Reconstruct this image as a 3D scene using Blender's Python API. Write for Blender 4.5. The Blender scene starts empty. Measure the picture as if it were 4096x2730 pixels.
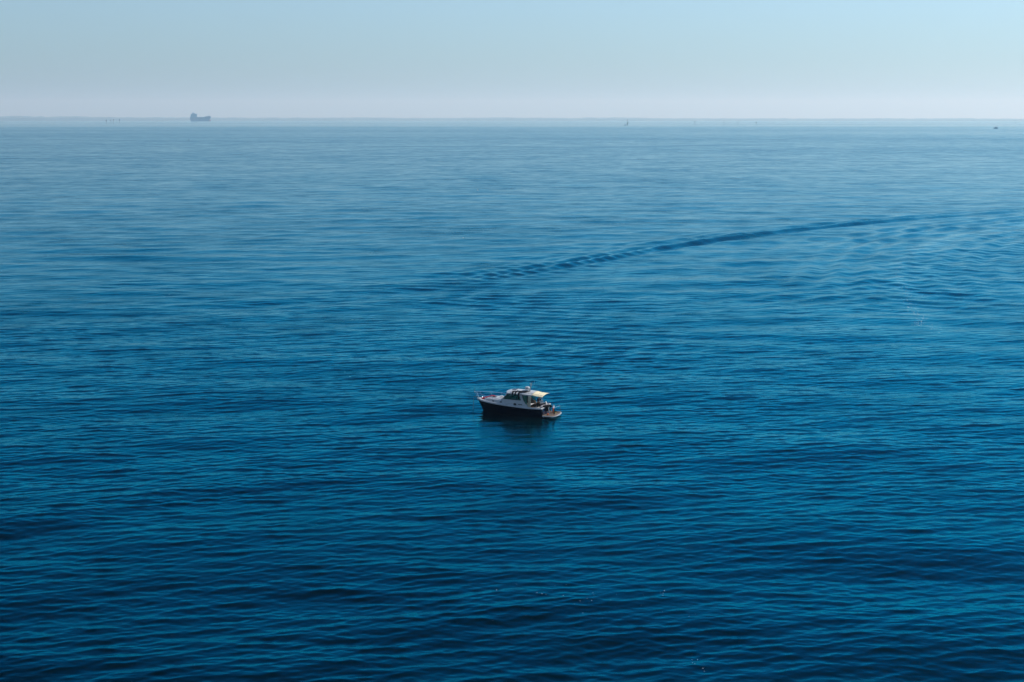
import bpy, bmesh, math, random
import numpy as np
from mathutils import Vector, Matrix
R = math.radians
random.seed(7)
rng = np.random.default_rng(11)
scene = bpy.context.scene
COL = scene.collection

# ------------------------------------------------------------------ camera
CAM_H = 34.0
EARTH = 7.4e6                       # earth radius with refraction, m
FPX = 50.0 / 36.0 * 4096.0          # focal length in photograph pixels
PITCH = math.atan((1365.0 - 466.0) / FPX)
cam_d = bpy.data.cameras.new('camera'); cam = bpy.data.objects.new('camera', cam_d); COL.objects.link(cam)
cam_d.lens = 50.0; cam_d.sensor_width = 36.0; cam_d.clip_start = 0.5; cam_d.clip_end = 200000.0
cam.location = (0, 0, CAM_H); cam.rotation_euler = (R(90) - PITCH, 0, 0)
scene.camera = cam

# ------------------------------------------------------------------ sky, sun, exposure
SUN_AZ = R(58.0)                    # clockwise from +Y, to the right of the view
SUN_EL = R(41.0)
world = bpy.data.worlds.new('World'); scene.world = world; world.use_nodes = True
wn = world.node_tree.nodes; wl = world.node_tree.links
for n in list(wn): wn.remove(n)
sky = wn.new('ShaderNodeTexSky'); sky.sky_type = 'NISHITA'; sky.sun_disc = False
sky.sun_elevation = SUN_EL; sky.sun_rotation = SUN_AZ
sky.altitude = 30; sky.air_density = 1.3; sky.dust_density = 0.7; sky.ozone_density = 3.5
hs = wn.new('ShaderNodeHueSaturation'); hs.inputs['Saturation'].default_value = 0.72
bg = wn.new('ShaderNodeBackground'); bg.inputs['Strength'].default_value = 0.103
wo = wn.new('ShaderNodeOutputWorld')
wb = wn.new('ShaderNodeMix'); wb.data_type = 'RGBA'; wb.blend_type = 'MULTIPLY'; wb.inputs['Factor'].default_value = 1.0
wb.inputs[7].default_value = (0.745, 0.965, 1.34, 1)          # white balance of the sky
wl.new(sky.outputs[0], wb.inputs[6]); wl.new(wb.outputs[2], hs.inputs['Color']); wc = wn.new('ShaderNodeMix'); wc.data_type = 'RGBA'; wc.blend_type = 'MULTIPLY'; wc.inputs['Factor'].default_value = 1.0
wc.inputs[7].default_value = (0.74, 0.92, 0.98, 1)
wl.new(hs.outputs[0], wc.inputs[6]); wl.new(wc.outputs[2], bg.inputs['Color']); wl.new(bg.outputs[0], wo.inputs['Surface'])
sun_d = bpy.data.lights.new('sun', 'SUN'); sun_d.energy = 5.0; sun_d.angle = R(0.53); sun_d.color = (1.0, 0.95, 0.87)
sun = bpy.data.objects.new('sun', sun_d); COL.objects.link(sun)
sd = Vector((math.sin(SUN_AZ) * math.cos(SUN_EL), math.cos(SUN_AZ) * math.cos(SUN_EL), math.sin(SUN_EL)))
sun.rotation_euler = sd.to_track_quat('Z', 'Y').to_euler(); sun.location = sd * 300
vs = scene.view_settings
scene.display_settings.display_device = 'sRGB'
vs.view_transform = 'Standard'; vs.look = 'None'; vs.gamma = 1.0; vs.use_curve_mapping = False
vs.exposure = 0.0
scene.render.engine = 'CYCLES'
cy = scene.cycles
cy.max_bounces = 8; cy.diffuse_bounces = 2; cy.glossy_bounces = 4; cy.transmission_bounces = 6; cy.transparent_max_bounces = 12
cy.volume_bounces = 1; cy.caustics_reflective = False; cy.caustics_refractive = False
cy.use_denoising = True; cy.denoiser = 'OPENIMAGEDENOISE'; cy.denoising_input_passes = 'RGB_ALBEDO_NORMAL'; cy.denoising_prefilter = 'ACCURATE'; cy.sample_clamp_indirect = 6.0

# ------------------------------------------------------------------ helpers
def zsea(r):                        # the sea falls away with the earth's curve
    return -r * r / (2 * EARTH)
def ray(px, py):                    # photograph pixel -> direction
    x = (px - 2048.0) / FPX; y = -(py - 1365.0) / FPX
    v = Vector((x, math.cos(PITCH) + y * math.sin(PITCH), -math.sin(PITCH) + y * math.cos(PITCH)))
    return v
def at_sea(px, py, h=0.0):          # point h metres above the sea seen at that pixel
    v = ray(px, py); s = math.hypot(v.x, v.y); t = v.z / s    # slope
    # CAM_H + t r = h - r^2/2E
    a = 1 / (2 * EARTH); disc = t * t - 4 * a * (CAM_H - h)
    r = (-t - math.sqrt(max(disc, 0))) / (2 * a)
    return Vector((v.x / s * r, v.y / s * r, CAM_H + t * r))
def at_dist(px, py, r):
    v = ray(px, py); s = math.hypot(v.x, v.y)
    return Vector((v.x / s * r, v.y / s * r, CAM_H + v.z / s * r))

MATS = {}
def mat(name, color, rough=0.5, metal=0.0, spec=0.5, noise=0.0, nscale=8.0, bump=0.0, alpha=None, trans=0.0, coat=0.0):
    if name in MATS: return MATS[name]
    m = bpy.data.materials.new(name); m.use_nodes = True
    nt = m.node_tree; b = nt.nodes['Principled BSDF']
    b.inputs['Base Color'].default_value = (*color, 1); b.inputs['Roughness'].default_value = rough
    b.inputs['Metallic'].default_value = metal; b.inputs['Specular IOR Level'].default_value = spec
    if coat: b.inputs['Coat Weight'].default_value = coat; b.inputs['Coat Roughness'].default_value = 0.06
    if trans: b.inputs['Transmission Weight'].default_value = trans; b.inputs['IOR'].default_value = 1.1
    if alpha is not None: b.inputs['Alpha'].default_value = alpha
    if noise or bump:
        tc = nt.nodes.new('ShaderNodeTexCoord'); nz = nt.nodes.new('ShaderNodeTexNoise')
        nz.inputs['Scale'].default_value = nscale; nz.inputs['Detail'].default_value = 5
        nt.links.new(tc.outputs['Object'], nz.inputs['Vector'])
        if noise:
            mr = nt.nodes.new('ShaderNodeMapRange'); mr.inputs['To Min'].default_value = 1 - noise; mr.inputs['To Max'].default_value = 1 + noise
            mr.inputs['From Min'].default_value = 0.3; mr.inputs['From Max'].default_value = 0.7
            mx = nt.nodes.new('ShaderNodeMix'); mx.data_type = 'RGBA'; mx.blend_type = 'MULTIPLY'; mx.inputs['Factor'].default_value = 1
            mx.inputs[6].default_value = (*color, 1)
            nt.links.new(nz.outputs[0], mr.inputs['Value']); nt.links.new(mr.outputs[0], mx.inputs[7]); nt.links.new(mx.outputs[2], b.inputs['Base Color'])
        if bump:
            bp = nt.nodes.new('ShaderNodeBump'); bp.inputs['Strength'].default_value = 0.6; bp.inputs['Distance'].default_value = bump
            nt.links.new(nz.outputs[0], bp.inputs['Height']); nt.links.new(bp.outputs[0], b.inputs['Normal'])
    MATS[name] = m
    return m

# ------------------------------------------------------------------ water
def smooth(x, a, b):
    t = np.clip((x - a) / (b - a), 0, 1); return t * t * (3 - 2 * t)

def water_rows():
    r = [0.5, 15, 30, 45, 56, 64, 70, 74]
    d = 76.0
    fr = FPX / 4.0                                  # px of a 1024 wide picture
    while d < 24000:
        r.append(d)
        k = 1.5 if d < 125 else (2.5 if d < 450 else 1.9)
        step = d * d / (CAM_H * fr) / k
        step = max(min(step, 160.0), 0.07)
        d += step
    return np.array(r)
def water_cols():
    a = []
    half = R(22.5); n = 960
    dense = np.linspace(-half, half, n)
    rest = np.linspace(half, 2 * math.pi - half, 90)[1:-1]
    return np.concatenate([dense, rest])           # clockwise from +Y

def waves():
    """list of (kx, ky, slope, phase)"""
    W = []
    lams = np.exp(np.linspace(math.log(0.45), math.log(30.0), 130))
    for i, l in enumerate(lams):
        l *= math.exp(rng.normal(0, 0.03))
        k = 2 * math.pi / l
        spread = R(19) if 1.2 < l < 7 else R(27)
        th = R(8) + rng.normal(0, 1) * spread
        # slope spectrum: broad peak near 2.6 m, a weaker swell tail
        s = 0.022 * math.exp(-(math.log(l / 1.25) ** 2) / (2 * 0.7 ** 2)) + 0.0045
        if l > 6: s = 0.0085
        s *= 0.75 + 0.5 * rng.random()
        W.append((k * math.sin(th), -k * math.cos(th), s * SLOPE, rng.random() * 2 * math.pi, k))
    return W
SLOPE = 0.78

def seg_dist(X, Y, P):
    """distance to a polyline and signed side, and along-parameter"""
    best = np.full(X.shape, 1e9); along = np.zeros(X.shape); acc = 0
    for (ax, ay), (bx, by) in zip(P[:-1], P[1:]):
        dx, dy = bx - ax, by - ay; L = math.hypot(dx, dy)
        t = ((X - ax) * dx + (Y - ay) * dy) / (L * L)
        tc = np.clip(t, 0, 1)
        d = np.hypot(X - ax - tc * dx, Y - ay - tc * dy)
        sgn = np.sign((X - ax) * dy - (Y - ay) * dx)
        m = d < np.abs(best)
        best = np.where(m, d * np.where(sgn == 0, 1, sgn), best); along = np.where(m, acc + tc * L, along)
        acc += L
    return best, along

def vnoise(X, Y, s, seed):
    """cheap value noise in numpy"""
    g = np.random.default_rng(seed).random((256, 256))
    x = X / s; y = Y / s
    xi = np.floor(x).astype(int); yi = np.floor(y).astype(int); fx = x - xi; fy = y - yi
    fx = fx * fx * (3 - 2 * fx); fy = fy * fy * (3 - 2 * fy)
    a = g[xi & 255, yi & 255]; b = g[(xi + 1) & 255, yi & 255]; c = g[xi & 255, (yi + 1) & 255]; d = g[(xi + 1) & 255, (yi + 1) & 255]
    return (a * (1 - fx) + b * fx) * (1 - fy) + (c * (1 - fx) + d * fx) * fy

def gp(px, py):
    p = at_sea(px, py); return (p.x, p.y)

BOAT_AT = at_sea(2066, 1654)
def build_water():
    rr = water_rows(); aa = water_cols()
    nr, na = len(rr), len(aa)
    dr = np.gradient(rr); da = np.gradient(aa); da[-88:] = 2 * math.pi / 90
    Rr, Aa = np.meshgrid(rr, aa, indexing='ij'); DR = np.repeat(dr[:, None], na, 1); DT = Rr * da[None, :]
    sx, cx = np.sin(Aa), np.cos(Aa)
    X = Rr * sx; Y = Rr * cx
    Z = np.zeros_like(X); DX = np.zeros_like(X); DY = np.zeros_like(X); lost = np.zeros_like(X)
    # gustiness: patches of livelier and calmer water, and the calmer lee in front of the boat
    g = 0.55 * vnoise(X + 900, Y + 300, 38, 3) + 0.45 * vnoise(X + 100, Y + 700, 13, 4)
    gust = 0.72 + 0.56 * g
    bx, by = BOAT_AT.x, BOAT_AT.y
    lee = np.exp(-(((X - bx) / 6.5) ** 2 + ((Y - by + 10) / 13) ** 2))
    gust = gust * (1 - 0.75 * lee)
    slick = [gp(4500, 860), gp(4000, 915), gp(3780, 955), gp(3660, 1005), gp(3605, 1060), gp(3600, 1120), gp(3640, 1220), gp(3690, 1290), gp(3760, 1340)]
    ds, _ = seg_dist(X, Y, slick); pale = np.exp(-(ds / 3.5) ** 2); gust = gust * (1 - 0.7 * pale)
    for kx, ky, s, ph, k in waves():
        # rows where it is resolved at all
        lim = 2 * math.pi / k
        rows = np.nonzero(dr < lim * 0.75)[0]
        far = np.ones(nr, bool); far[rows] = False
        lost[far] += 0.5 * s * s
        if len(rows) == 0: continue
        q = slice(rows[0], rows[-1] + 1)
        kr = np.abs(kx * sx[q] + ky * cx[q]) * DR[q]; kt = np.abs(kx * cx[q] - ky * sx[q]) * DT[q]
        w = 1 - smooth(np.maximum(kr, kt), 1.7, 2.9)
        p = kx * X[q] + ky * Y[q] + ph
        a = s / k * w * gust[q]
        Z[q] += a * np.cos(p)
        sn = np.sin(p) * a * 1.0
        DX[q] -= sn * kx / k; DY[q] -= sn * ky / k
        lost[q] += 0.5 * s * s * (1 - w * w)
    # wakes: trains of crests travelling out from lines where boats have passed
    def train(P, width, lam, th, slope, fade=(0, 1e9), off=0.0, jit=0.0):
        k = 2 * math.pi / lam
        d, al = seg_dist(X, Y, P)
        env = np.exp(-((d - off) / width) ** 2) * smooth(al, fade[0], fade[0] + 25)
        L = sum(math.dist(a, b) for a, b in zip(P[:-1], P[1:]))
        env = env * (1 - smooth(al, L - 30, L - 1)) if fade[1] < 1e8 else env
        kx, ky = k * math.sin(th), k * math.cos(th)
        wob = 1.6 * (vnoise(X, Y, lam * 3.5, int(lam * 100) % 97) - 0.5)
        p = kx * X + ky * Y + wob * 1.3
        kr = np.abs(kx * sx + ky * cx) * DR
        w = 1 - smooth(kr, 1.9, 3.0)
        a = slope / k * env * w * (0.7 + 0.6 * vnoise(X + 50, Y, lam * 4.0, 17))
        Z[...] += a * np.cos(p)
        sn = np.sin(p) * a * 0.7; DX[...] -= sn * kx / k; DY[...] -= sn * ky / k
    arm = [gp(4500, 815), gp(3700, 868), gp(3100, 925), gp(2600, 1000), gp(2200, 1075), gp(1850, 1130), gp(1620, 1150)]
    def along(P, c, width, lam, slope, seed, fade0=20.0, fade1=40.0):
        """crests running beside a curved path, as a wake leaves them"""
        k = 2 * math.pi / lam
        d, al = seg_dist(X, Y, P); L = sum(math.dist(a, b) for a, b in zip(P[:-1], P[1:]))
        env = np.exp(-((d - c) / width) ** 2) * smooth(al, 0, fade0) * (1 - smooth(al, L - fade1, L))
        w = 1 - smooth(k * np.minimum(DR, 0.8 * DR + 0.2), 2.2, 3.6)
        ph = k * d + 1.6 * (vnoise(X, Y, lam * 5, seed) - 0.5)
        Z[...] += slope / k * env * w * (0.6 + 0.8 * vnoise(X + 31, Y + 7, lam * 2.6, seed + 1)) * np.cos(ph)
    arm2 = [gp(5200, 780), gp(4500, 815), gp(4100, 842), gp(3700, 870), gp(3400, 897), gp(3100, 928), gp(2850, 960), gp(2600, 998), gp(2400, 1035), gp(2200, 1072), gp(2000, 1108), gp(1820, 1135), gp(1600, 1150)]
    along(arm2[:9], 0, 9, 9.0, 0.22, 29, fade1=60)
    along(arm2[3:], 0, 8, 7.0, 0.22, 31, fade0=60, fade1=90)
    along(arm2[4:], 3, 11, 5.0, 0.16, 37, fade0=60)
    train(arm[3:], 12, 4.8, R(6), 0.09)
    along(slick[:7], -16, 13, 7.0, 0.17, 41); along(slick[:7], 16, 13, 7.0, 0.17, 43); along(slick[2:], 34, 16, 8.0, 0.07, 47); along(slick[2:], -34, 16, 8.0, 0.07, 49)
    train([gp(1600, 1150), gp(1900, 1200), gp(2200, 1270), gp(2400, 1400)], 15, 4.6, R(14), 0.10)
    train([gp(1650, 1160), gp(2050, 1180), gp(2500, 1210)], 10, 4.2, R(-12), 0.08)
    train([gp(1950, 1340), gp(2350, 1420), gp(2600, 1400)], 8, 3.2, R(-30), 0.09)
    train([gp(3050, 1250), gp(3400, 1150), gp(3700, 1010)], 15, 6.5, R(-36), 0.10)
    train([gp(3560, 1300), gp(3640, 1150), gp(3800, 990), gp(4300, 890)], 9, 5.0, R(30), 0.07)
    train([gp(3850, 1300), gp(3800, 1150), gp(3950, 1020), gp(4400, 930)], 12, 6.5, R(20), 0.08)
    train([gp(0, 1150), gp(700, 1180)], 28, 5.5, R(3), 0.05)
    train([gp(600, 2230), gp(1500, 2350)], 14, 6.0, R(8), 0.05)
    X2 = X + DX; Y2 = Y + DY
    Z = Z - Rr * Rr / (2 * EARTH)
    # the thin, long, dark ridge of an old ship wash far out
    rid = np.zeros_like(X)
    for P, wd in (([gp(-300, 556), gp(300, 560), gp(760, 566), gp(1450, 572)], 14.0), ([gp(1500, 586), gp(2400, 590), gp(3000, 580)], 22)):
        d, al = seg_dist(X, Y, P); rid += np.exp(-(d / wd) ** 2)
    d, al = seg_dist(X, Y, arm2); rid += 0.2 * np.exp(-((d - 2) / 3.5) ** 2)
    rid = np.clip(rid, 0, 1) - 0.3 * pale
    nv = nr * na
    co = np.stack([X2, Y2, Z], -1).reshape(-1, 3)
    # quads, closed round the circle
    i = np.arange(nr - 1)[:, None]; j = np.arange(na)[None, :]; j2 = (j + 1) % na
    quads = np.stack([i * na + j, i * na + j2, (i + 1) * na + j2, (i + 1) * na + j], -1).reshape(-1, 4)[:, ::-1]
    me = bpy.data.meshes.new('water')
    me.vertices.add(nv); me.vertices.foreach_set('co', co.astype(np.float32).ravel())
    nf = len(quads)
    me.loops.add(nf * 4); me.loops.foreach_set('vertex_index', quads.astype(np.int32).ravel())
    me.polygons.add(nf); me.polygons.foreach_set('loop_start', np.arange(0, nf * 4, 4, dtype=np.int32))
    me.polygons.foreach_set('use_smooth', np.ones(nf, bool))
    me.update(calc_edges=True)
    at = me.attributes.new('mss', 'FLOAT', 'POINT'); at.data.foreach_set('value', lost.astype(np.float32).ravel())
    at = me.attributes.new('ridge', 'FLOAT', 'POINT'); at.data.foreach_set('value', rid.astype(np.float32).ravel())
    ob = bpy.data.objects.new('water', me); COL.objects.link(ob); ob['kind'] = 'structure'
    global W_R, W_A, W_Z
    W_R, W_A, W_Z = rr, aa[:-88], Z[:, :-88]
    me.materials.append(water_material())

    return ob

def water_z(x, y):
    i = min(np.searchsorted(W_R, math.hypot(x, y)), len(W_R) - 1); j = min(np.searchsorted(W_A, math.atan2(x, y)), len(W_A) - 1)
    return float(W_Z[i, j])

def water_material():
    m = bpy.data.materials.new('sea_water'); m.use_nodes = True
    nt = m.node_tree; N = nt.nodes; L = nt.links; b = N['Principled BSDF']
    def math_(op, a=None, c=None, **kw):
        n = N.new('ShaderNodeMath'); n.operation = op
        for i, v in enumerate((a, c)):
            if v is None: continue
            if isinstance(v, (int, float)): n.inputs[i].default_value = v
            else: L.new(v, n.inputs[i])
        return n.outputs[0]
    N.remove(b)
    out = N['Material Output']
    b = N.new('ShaderNodeBsdfMetallic'); b.fresnel_type = 'F82'      # microfacet Fresnel: weak head-on, strong at grazing
    b.inputs['Base Color'].default_value = (*WATER_F0, 1); b.inputs['Edge Tint'].default_value = (*WATER_TINT, 1)
    body = N.new('ShaderNodeBsdfDiffuse'); body.inputs['Color'].default_value = (*WATER_BODY, 1)
    ad = N.new('ShaderNodeAddShader'); L.new(b.outputs[0], ad.inputs[0]); L.new(body.outputs[0], ad.inputs[1]); L.new(ad.outputs[0], out.inputs['Surface'])
    geo = N.new('ShaderNodeNewGeometry')
    def noise(scale, sx=1.0, sy=1.0, rot=0.0, detail=2.0, rough=0.5, w=0.0):
        mp = N.new('ShaderNodeMapping'); mp.inputs['Scale'].default_value = (sx * scale, sy * scale, scale); mp.inputs['Rotation'].default_value = (0, 0, rot)
        mp.inputs['Location'].default_value = (w, w * 1.7, 0)
        nz = N.new('ShaderNodeTexNoise'); nz.noise_dimensions = '2D'; nz.inputs['Scale'].default_value = 1; nz.inputs['Detail'].default_value = detail; nz.inputs['Roughness'].default_value = rough
        L.new(geo.outputs['Position'], mp.inputs['Vector']); L.new(mp.outputs[0], nz.inputs['Vector'])
        return nz.outputs[0]
    # wind patches and slicks, from a kilometre down to a few metres
    p1 = noise(1 / 700.0, 0.4, 1, R(4), 7, 0.7, 3.1)
    p2 = noise(1 / 32.0, 0.75, 1, R(-5), 5, 0.66, 7.7)
    p3 = noise(1 / 7.0, 0.85, 1, R(5), 3, 0.6, 1.3)
    mix = math_('ADD', math_('ADD', math_('MULTIPLY', p1, 0.28), math_('MULTIPLY', p2, 0.37)), math_('MULTIPLY', p3, 0.35))
    wind = math_('POWER', 10.0, math_('MULTIPLY', math_('SUBTRACT', mix, 0.5), PATCH))
    # farther than about five kilometres lies a calmer band
    ln = N.new('ShaderNodeSeparateXYZ'); L.new(geo.outputs['Position'], ln.inputs[0])
    calm = N.new('ShaderNodeMapRange'); calm.interpolation_type = 'SMOOTHSTEP'; calm.inputs['From Min'].default_value = 5300; calm.inputs['From Max'].default_value = 5900
    calm.inputs['To Min'].default_value = 1.0; calm.inputs['To Max'].default_value = CALM
    yy = math_('ADD', ln.outputs[1], math_('MULTIPLY', p1, 1500)); L.new(yy, calm.inputs['Value'])
    wind = math_('MULTIPLY', wind, calm.outputs[0])
    a1 = N.new('ShaderNodeAttribute'); a1.attribute_name = 'mss'
    a2 = N.new('ShaderNodeAttribute'); a2.attribute_name = 'ridge'
    wind = math_('ADD', wind, math_('MULTIPLY', a2.outputs['Fac'], 1.6))
    wind = math_('MAXIMUM', wind, 0.05)
    mss = math_('MULTIPLY', math_('ADD', math_('MULTIPLY', a1.outputs['Fac'], FAR_MSS), BASE_MSS), wind)
    alpha = math_('SQRT', math_('MULTIPLY', mss, 2.0))
    rough = math_('SQRT', alpha)
    L.new(rough, b.inputs['Roughness'])
    # ripples
    r1 = noise(1 / 0.62, 0.62, 1, R(14), 3, 0.55, 0.4)
    r2 = noise(1 / 1.7, 0.6, 1, R(-9), 3, 0.5, 5.0)
    r3 = noise(1 / 5.5, 0.6, 1, R(7), 3, 0.55, 9.0)
    r4 = noise(1 / 16.0, 0.8, 1, R(-4), 3, 0.6, 2.0)
    h = math_('ADD', math_('ADD', math_('MULTIPLY', r1, RIP[0]), math_('MULTIPLY', r2, RIP[1])), math_('ADD', math_('MULTIPLY', r3, RIP[2]), math_('MULTIPLY', r4, RIP[3])))
    bp = N.new('ShaderNodeBump'); bp.inputs['Distance'].default_value = 1.0; bp.inputs['Strength'].default_value = 1.0
    L.new(h, bp.inputs['Height']); L.new(bp.outputs[0], b.inputs['Normal'])
    return m
WATER_BODY = (0.0002, 0.003, 0.004)
PATCH = 6.5
WATER_TINT = (0.09, 0.75, 0.97)
WATER_F0 = (0.0, 0.008, 0.012)
FAR_MSS = 0.008; BASE_MSS = 0.0004; CALM = 0.25
RIP = (0.032, 0.050, 0.11, 0.24)
water = build_water()

# ------------------------------------------------------------------ haze
HAZE = True
if HAZE:
    bm = bmesh.new(); bmesh.ops.create_cube(bm, size=1)
    me = bpy.data.meshes.new('haze'); bm.to_mesh(me); bm.free()
    hz = bpy.data.objects.new('haze', me); COL.objects.link(hz); hz['kind'] = 'stuff'
    z0, z1 = -115.0, 520.0
    hz.scale = (92000, 92000, z1 - z0); hz.location = (0, 0, (z0 + z1) / 2)
    m = bpy.data.materials.new('haze'); m.use_nodes = True; nt = m.node_tree
    for n in list(nt.nodes): nt.nodes.remove(n)
    o = nt.nodes.new('ShaderNodeOutputMaterial'); v = nt.nodes.new('ShaderNodeVolumePrincipled')
    v.inputs['Color'].default_value = (0.50, 0.80, 0.99, 1); v.inputs['Absorption Color'].default_value = (1, 1, 1, 1); v.inputs['Density'].default_value = 6.5e-5; v.inputs['Anisotropy'].default_value = 0.35
    nt.links.new(v.outputs[0], o.inputs['Volume']); me.materials.append(m)

# ------------------------------------------------------------------ mesh helpers
class MB:
    def __init__(self): self.bm = bmesh.new()
    def face(self, pts):
        self.bm.faces.new([self.bm.verts.new(p) for p in pts])
    def grid(self, rows, close_u=False, cap=False):
        V = [[self.bm.verts.new(p) for p in row] for row in rows]
        n = len(V[0])
        for a, b in zip(V[:-1], V[1:]):
            for j in range(n if close_u else n - 1):
                k = (j + 1) % n
                vs_ = [a[j], a[k], b[k], b[j]]
                try: self.bm.faces.new(vs_)
                except ValueError: pass
        if cap:
            self.bm.faces.new(V[0][::-1]); self.bm.faces.new(V[-1])
    def box(self, c, s, rot=None, taper=1.0):
        m = rot or Matrix.Identity(3); c = Vector(c)
        v = []
        for z in (-1, 1):
            t = taper if z > 0 else 1.0
            for x, y in ((-1, -1), (1, -1), (1, 1), (-1, 1)):
                v.append(self.bm.verts.new(c + m @ Vector((x * s[0] / 2 * t, y * s[1] / 2 * t, z * s[2] / 2))))
        for f in ((3, 2, 1, 0), (4, 5, 6, 7), (0, 1, 5, 4), (1, 2, 6, 5), (2, 3, 7, 6), (3, 0, 4, 7)):
            self.bm.faces.new([v[i] for i in f])
    def tube(self, pts, r, n=7, cap=True):
        pts = [Vector(p) for p in pts]; rows = []
        up = Vector((0, 0, 1))
        for i, p in enumerate(pts):
            d = (pts[min(i + 1, len(pts) - 1)] - pts[max(i - 1, 0)])
            d = d.normalized() if d.length else Vector((0, 0, 1))
            u = d.cross(up)
            if u.length < 0.05: u = d.cross(Vector((1, 0, 0)))
            u.normalize(); w = d.cross(u)
            rr = r[i] if isinstance(r, (list, tuple)) else r
            rows.append([p + (u * math.cos(t) + w * math.sin(t)) * rr for t in [2 * math.pi * k / n for k in range(n)]])
        self.grid(rows, close_u=True, cap=cap)
    def lathe(self, prof, c=(0, 0, 0), n=20, axis='Z'):
        c = Vector(c); rows = []
        for r, h in prof:
            row = []
            for k in range(n):
                t = 2 * math.pi * k / n; a, b = r * math.cos(t), r * math.sin(t)
                row.append(c + (Vector((a, b, h)) if axis == 'Z' else Vector((h, a, b)) if axis == 'X' else Vector((a, h, b))))
            rows.append(row)
        self.grid(rows, close_u=True, cap=True)
    def prism(self, poly, d):
        """poly: 3-D points; extruded by vector d"""
        d = Vector(d); a = [self.bm.verts.new(p) for p in poly]; b = [self.bm.verts.new(Vector(p) + d) for p in poly]
        n = len(a)
        self.bm.faces.new(a[::-1]); self.bm.faces.new(b)
        for i in range(n): self.bm.faces.new([a[i], a[(i + 1) % n], b[(i + 1) % n], b[i]])
    def ellipsoid(self, c, s, seg=14, rings=9, rot=None):
        m = Matrix.Translation(c) @ (rot.to_4x4() if rot else Matrix.Identity(4)) @ Matrix.Diagonal((*s, 1))
        bmesh.ops.create_uvsphere(self.bm, u_segments=seg, v_segments=rings, radius=1, matrix=m)
    def build(self, name, material, parent=None, smooth=False, bevel=0.0, solid=0.0, sub=0, loc=None, merge=True):
        if merge: bmesh.ops.remove_doubles(self.bm, verts=self.bm.verts, dist=1e-5)
        bmesh.ops.recalc_face_normals(self.bm, faces=self.bm.faces)
        if bevel:
            bmesh.ops.bevel(self.bm, geom=[e for e in self.bm.edges if len(e.link_faces) == 2 and e.calc_face_angle(0) > 0.5], offset=bevel, segments=2, affect='EDGES', clamp_overlap=True)
        me = bpy.data.meshes.new(name); self.bm.to_mesh(me); self.bm.free()
        if smooth:
            for p in me.polygons: p.use_smooth = True
            try: me.set_sharp_from_angle(angle=R(42))
            except Exception: pass
        o = bpy.data.objects.new(name, me); COL.objects.link(o)
        me.materials.append(material)
        if parent is not None: o.parent = parent
        if loc is not None: o.location = loc
        if solid:
            md = o.modifiers.new('solid', 'SOLIDIFY'); md.thickness = solid; md.offset = 0
        if sub:
            md = o.modifiers.new('sub', 'SUBSURF'); md.levels = md.render_levels = sub
        return o
def thing(name, label, cat, loc=(0, 0, 0), rz=0.0, group=None, rx=0.0):
    o = bpy.data.objects.new(name, None); COL.objects.link(o); o.empty_display_size = 0.3
    o.location = loc; o.rotation_euler = (rx, 0, rz); o['label'] = label; o['category'] = cat
    if group: o['group'] = group
    return o
def tag(o, label, cat, group=None):
    o['label'] = label; o['category'] = cat
    if group: o['group'] = group
    return o
def lerp_tab(tab, x):
    xs = [t[0] for t in tab]; ys = [t[1] for t in tab]
    if xs[0] > xs[-1]: xs = xs[::-1]; ys = ys[::-1]
    return float(np.interp(x, xs, ys))
def cr(tab, x):
    """smooth (catmull-rom) table look-up, tab sorted by falling x"""
    t = sorted(tab); xs = [p[0] for p in t]; ys = [p[1] for p in t]
    if x <= xs[0]: return ys[0]
    if x >= xs[-1]: return ys[-1]
    i = max(k for k in range(len(xs) - 1) if xs[k] <= x)
    def sl(k):
        a, b = max(k - 1, 0), min(k + 1, len(xs) - 1); return (ys[b] - ys[a]) / (xs[b] - xs[a])
    h = xs[i + 1] - xs[i]; u = (x - xs[i]) / h
    return (2 * u ** 3 - 3 * u ** 2 + 1) * ys[i] + (u ** 3 - 2 * u ** 2 + u) * h * sl(i) + (-2 * u ** 3 + 3 * u ** 2) * ys[i + 1] + (u ** 3 - u ** 2) * h * sl(i + 1)

def glass_mat(name, tint, refl=0.02):
    m = bpy.data.materials.new(name); m.use_nodes = True; nt = m.node_tree
    for n in list(nt.nodes): nt.nodes.remove(n)
    o = nt.nodes.new('ShaderNodeOutputMaterial'); mx = nt.nodes.new('ShaderNodeMixShader'); fr = nt.nodes.new('ShaderNodeFresnel'); fr.inputs[0].default_value = 1.5
    t = nt.nodes.new('ShaderNodeBsdfTransparent'); t.inputs[0].default_value = (*tint, 1)
    g = nt.nodes.new('ShaderNodeBsdfGlossy'); g.inputs['Roughness'].default_value = refl
    nt.links.new(fr.outputs[0], mx.inputs[0]); nt.links.new(t.outputs[0], mx.inputs[1]); nt.links.new(g.outputs[0], mx.inputs[2]); nt.links.new(mx.outputs[0], o.inputs['Surface'])
    return m
M_NAVY = mat('navy_gelcoat', (0.0015, 0.002, 0.009), 0.15, noise=0.25, nscale=3, spec=0.3)
M_WHITE = mat('white_gelcoat', (0.43, 0.435, 0.43), 0.3, noise=0.05, nscale=4)
M_DECK = mat('grey_nonskid', (0.55, 0.55, 0.57), 0.7, noise=0.07, nscale=30, bump=0.004)
M_TEAK = mat('teak', (0.13, 0.085, 0.055), 0.7, noise=0.35, nscale=12)
M_STEEL = mat('stainless', (0.55, 0.57, 0.60), 0.18, metal=1.0, noise=0.05)
M_CANVAS = mat('cream_canvas', (0.72, 0.62, 0.40), 0.85, noise=0.06, nscale=5, bump=0.01)
M_BLACK = mat('black_neoprene', (0.006, 0.006, 0.007), 0.75, noise=0.3, nscale=9, bump=0.02, spec=0.25)
M_DARK = mat('dark_trim', (0.012, 0.012, 0.016), 0.4, noise=0.1)
M_INT = mat('cabin_interior', (0.10, 0.075, 0.055), 0.7, noise=0.2)
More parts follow.
